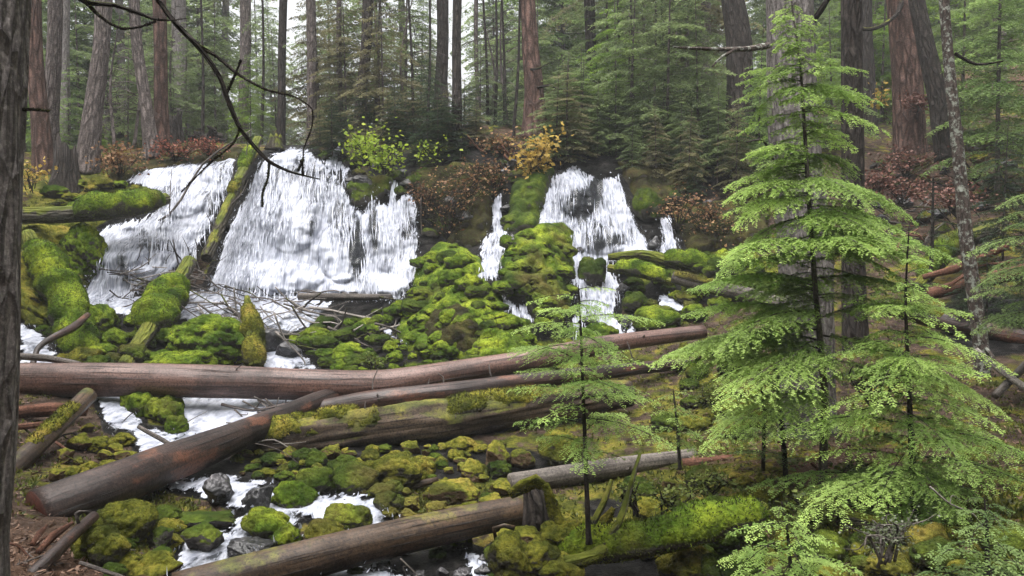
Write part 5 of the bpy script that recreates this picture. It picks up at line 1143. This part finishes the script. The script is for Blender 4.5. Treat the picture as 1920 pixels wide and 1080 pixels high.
# ------------------------------------------------------------------ leafy shrubs
def shrub(name, px, py, w_px, h_px, d, mat, n_stem, n_leaf, leaf, label, seed, barkm='barktwig', cat='shrub', up=1.0, hang=0., group=None):
    r = np.random.default_rng(seed); c = W(px, py, d); wm, hm = w_px*d/F, h_px*d/F; parts, LP = [], []
    for k in range(n_stem):
        e = np.array([r.uniform(-.5, .5)*wm, r.uniform(-.5, .3)*wm*.7, hm*r.uniform(.5, 1)*up]); m_ = e*.5+np.array([r.normal(0, .1)*wm, 0, hm*.15])
        q = [np.zeros(3)+r.normal(0, .04, 3), m_, e+np.array([0, 0, -hang*hm*r.random()])]; parts.append(tube_arr(q, [.012, .008, .003], 10, 5, k, .1))
        P, _, _ = smooth_path(q, [1, 1, 1], 30); LP.append(P)
        for j in range(3):
            i = r.integers(8, 28); e2 = P[i]+np.array([r.normal(0, .22)*wm, r.normal(0, .15)*wm, r.normal(0.05, .15)*hm]); parts.append(tube_arr([P[i], (P[i]+e2)/2+r.normal(0, .02, 3), e2], [.006, .004, .002], 6, 4, j, .1))
            LP.append(np.linspace(P[i], e2, 14)[5:])
        LP[-4] = P[12:]
    L = np.vstack(LP); pos = L[r.integers(0, len(L), n_leaf)]+r.normal(0, leaf*1.3, (n_leaf, 3))
    u = r.normal(0, 1, (n_leaf, 3)); u[:, 2] = u[:, 2]*.5-.3; u /= np.linalg.norm(u, axis=1)[:, None]; s = leaf*r.uniform(.35, 1.5, n_leaf)
    wv = np.cross(u, r.normal(0, 1, (n_leaf, 3))+np.array([0, -.3, 1])); wv /= np.linalg.norm(wv, axis=1)[:, None]
    u = u*s[:, None]; wv = wv*(s*.42)[:, None]
    V0 = np.stack([pos, pos+u*.35+wv, pos+u, pos+u*.35-wv], 1).reshape(-1, 3)
    rt = empty(name, c, label, cat, group); m0 = merge(parts)
    a = mk('stems', m0[0], m0[1], M[barkm], uv=m0[2]); a.parent = rt
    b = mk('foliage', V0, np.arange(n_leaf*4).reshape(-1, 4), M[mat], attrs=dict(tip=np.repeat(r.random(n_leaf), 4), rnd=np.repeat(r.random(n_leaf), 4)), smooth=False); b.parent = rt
shrub('vine_maple', 690,312,100,80,20.2,'lime',9,420,.09,'lime green vine maple hanging over the lip of the falls',1)
shrub('vine_maple', 725,325,70,60,19.9,'lime',7,300,.09,'lower lime leaved maple spray left of the dark hemlocks',2)
shrub('vine_maple', 820,310,90,50,20.0,'lime',5,90,.08,'sparse lime sprig beside the dark straight trunk',3)
shrub('yellow_shrub', 998,345,72,95,19.9,'yellow',12,620,.10,'golden yellow shrub above the mossy rock pillar',4)
shrub('rusty_shrub', 870,400,130,110,19.3,'rust',20,300,.065,'rust brown shrub drooping over the dark bank between the waterfalls',5,hang=.4)
shrub('rusty_shrub', 925,370,90,90,19.5,'rust',14,230,.065,'rust brown shrub next to the golden yellow shrub',6,hang=.4)
shrub('rusty_shrub', 800,405,70,90,19.2,'rust',12,240,.06,'thin rusty shrub right of the largest waterfall',7,hang=.4)
shrub('rusty_shrub', 1270,430,100,90,18.9,'rust',14,300,.06,'rusty shrub right of the right waterfall',8,hang=.3)
shrub('rusty_shrub', 1330,440,80,90,18.7,'rust',12,300,.06,'rusty shrub by the dark hollow at right',9,hang=.3)
shrub('red_huckleberry', 330,300,110,42,21.2,'redleaf',22,800,.05,'low red bushes above the left waterfall, left part',10)
shrub('red_huckleberry', 395,292,90,30,21.4,'redleaf',18,560,.05,'low red bushes above the left waterfall, right part',11)
shrub('golden_undergrowth', 225,330,90,60,20.2,'rust',16,700,.07,'rusty undergrowth between the left trunks',12)
shrub('golden_undergrowth', 60,360,60,60,18.8,'yellow',8,160,.07,'yellow undergrowth beside the foreground trunk',13)
shrub('golden_undergrowth', 1655,215,26,60,24,'yellow',6,90,.10,'yellow leaves left of the red brown fir',14)
shrub('rusty_shrub', 840,445,110,110,18.9,'rust',44,260,.055,'tangle of hanging brown twigs on the bank left of the narrow trickle',31,hang=.6)
shrub('rusty_shrub', 790,400,60,80,19.2,'rust',24,120,.055,'hanging brown twigs beside the right edge of the largest waterfall',32,hang=.6)
shrub('rusty_shrub', 900,350,110,60,19.6,'rust',30,260,.055,'brown twiggy thicket under the golden yellow shrub, left part',33,hang=.4)
shrub('rusty_shrub', 1340,470,120,90,18.3,'rust',34,260,.055,'brown twiggy thicket on the dark bank at right',34,hang=.5)
shrub('dead_bough', 1720,205,80,30,20.8,'slash',6,500,.07,'rusty dead bough in front of the red brown fir',15,hang=.3)
shrub('dead_bough', 1690,380,110,60,18.8,'slash',14,800,.06,'rust red slash on the upper right slope',16,hang=.5)
shrub('dead_bough', 1640,365,90,60,19.0,'slash',12,900,.06,'rust red slash behind the hemlock tip',17,hang=.5)
shrub('dead_bough', 1700,330,150,60,20.5,'slash',16,700,.07,'rust red slash just below the red brown fir',27,hang=.4)
shrub('dead_bough', 1790,400,110,60,17.5,'slash',12,900,.06,'rust red slash behind the lichen spotted trunk',28,hang=.4)
shrub('rusty_shrub', 950,300,110,50,21.2,'rust',16,500,.07,'thin rusty shrub on the bare crest left of the golden shrub',29)
shrub('fern_clump', 1260,965,110,60,7.4,'fern',8,300,.03,'small leaved undergrowth right of the mossy root crown',18)
shrub('fern_clump', 1190,960,70,60,7.3,'fern',6,160,.03,'small leaved undergrowth behind the centre sapling',19)
shrub('fern_clump', 1330,930,90,50,8.0,'fern',8,420,.035,'small leaved undergrowth on the olive stones',20)
shrub('fern_clump', 1590,900,90,40,8.1,'fern',8,420,.035,'small leaved undergrowth behind the slim dark stem',21)
shrub('fern_clump', 1520,985,110,60,7.0,'fern',10,700,.035,'small leaved undergrowth below the slim dark stem',22)
shrub('fern_clump', 1340,770,90,50,11.2,'fern',8,460,.045,'green undergrowth behind the left hemlock boughs',23)
shrub('fern_clump', 700,690,60,30,14,'fern',5,0+120,.04,'tuft of green plants above the long log',24)
shrub('lichen_bough', 1640,760,120,110,7.6,'lichen',10,700,.02,'grey lichen hung bough between the two bright hemlocks',25,barkm='stick',hang=.5)
shrub('lichen_bough', 1660,1050,110,110,5.6,'lichen',9,600,.018,'grey lichen hung twigs at the bottom edge right of centre',26,barkm='stick',hang=.5)
# licorice-fern frond on the root crown
V0, tp, ax = branch(.34, np.random.default_rng(3), tw=.02, step=.02, ll=.03, lw=.007, droop=.2, rise=.1, wid=.18, sub=False)
fc = empty('fern_frond', W(1000,1030,6.5), 'yellow green fern frond drooping over the mossy root crown', 'fern')
Mr = np.array([[.25, -.3, -.92], [.95, .05, .25], [0, -.95, .3]]); b = mk('leaflets', V0.reshape(-1, 3)@Mr, np.arange(len(V0)*4).reshape(-1, 4), M['lime'], attrs=dict(tip=np.repeat(tp, 4), rnd=np.repeat(tp, 4)), smooth=False); b.parent = fc

# ------------------------------------------------------------------ ground cover: moss tufts, needles and twigs (uncountable)
def sample_ground(n, f, seed, y0=250):
    r = np.random.default_rng(seed); x = r.uniform(-60, 1980, n); y = r.uniform(y0, 1090, n)
    fi = np.clip((x-PX[0])/6.0, 0, len(PX)-2); i = fi.astype(int); crest = GY[i, -1]; ok = y > crest+2
    v = np.clip((1080-y)/(1080-crest), 0, 1)*(NV-1); j = v.astype(int)
    p = f(mossA[i, j], litA[i, j], wetShadeA[i, j]); ok &= r.random(n) < p
    for _, m_, _, pg in WATER: ok &= poly_sd(pg, x, y) < -3
    x, y = x[ok], y[ok]; return W(x, y, gdepth(x, y)-.01), r
def tufts(name, mat, n, f, k, ln, wd, label, seed, flat=.3):
    P, r = sample_ground(n, f, seed); m = len(P)*k; P = np.repeat(P, k, 0)+r.normal(0, ln*.5, (m, 3))*[1, 1, .2]
    d = r.normal(0, 1, (m, 3)); d[:, 2] = np.abs(d[:, 2])*flat+flat*.6; d /= np.linalg.norm(d, axis=1)[:, None]; w_ = np.cross(d, r.normal(0, 1, (m, 3))+[0, 0, .8]); w_ /= np.linalg.norm(w_, axis=1)[:, None]
    L = (ln*r.uniform(.4, 1.4, m))[:, None]; ww = w_*wd*L/ln
    V0 = np.stack([P, P+d*L*.4+ww, P+d*L, P+d*L*.4-ww], 1).reshape(-1, 3)
    o = mk(name, V0, np.arange(4*m).reshape(-1, 4), M[mat], attrs=dict(tip=np.repeat(r.random(m), 4), rnd=np.repeat(np.repeat(r.random(m//k), k), 4)), smooth=False)
    tag(o, label, name.replace('_', ' '), kind='stuff')
tufts('ground_moss', 'tuft', 60000, lambda m, l, w_: np.clip(m*1.0-.2-w_*1.0-l*.5, 0, 1), 5, .045, .009, 'short green and straw moss growing over banks and slopes', 1, 1.2)
tufts('leaf_litter', 'litter', 52000, lambda m, l, w_: np.clip(.25+l*.7-w_*.9-m*.1, 0, .8), 3, .06, .008, 'fallen needles and twigs scattered over the forest floor', 2, .12)
tufts('small_plants', 'fern', 6500, lambda m, l, w_: np.clip(m-.35-w_*1.5, 0, .5), 12, .055, .010, 'small leafy plants growing between the stones and on the slope', 3, .9)

# ------------------------------------------------------------------ haze
def haze_box(dens=.008):
    n = NT('haze'); v = n.n('VolumePrincipled'); v.inputs['Color'].default_value = (.93, .96, .98, 1); v.inputs['Density'].default_value = dens
    n.t.links.new(v.outputs[0], n.out.inputs['Volume'])
    x0, x1, y0, y1, z0, z1 = -1700., 1700., -60., 1600., -14., 34.
    V0 = [(x, y, z) for x in (x0, x1) for y in (y0, y1) for z in (z0, z1)]
    o = mk('haze', V0, np.array([(0,1,3,2),(4,6,7,5),(0,4,5,1),(2,3,7,6),(0,2,6,4),(1,5,7,3)]), n.m, smooth=False)
    tag(o, 'pale damp air between the trees', 'haze', kind='stuff')
haze_box(.0014)
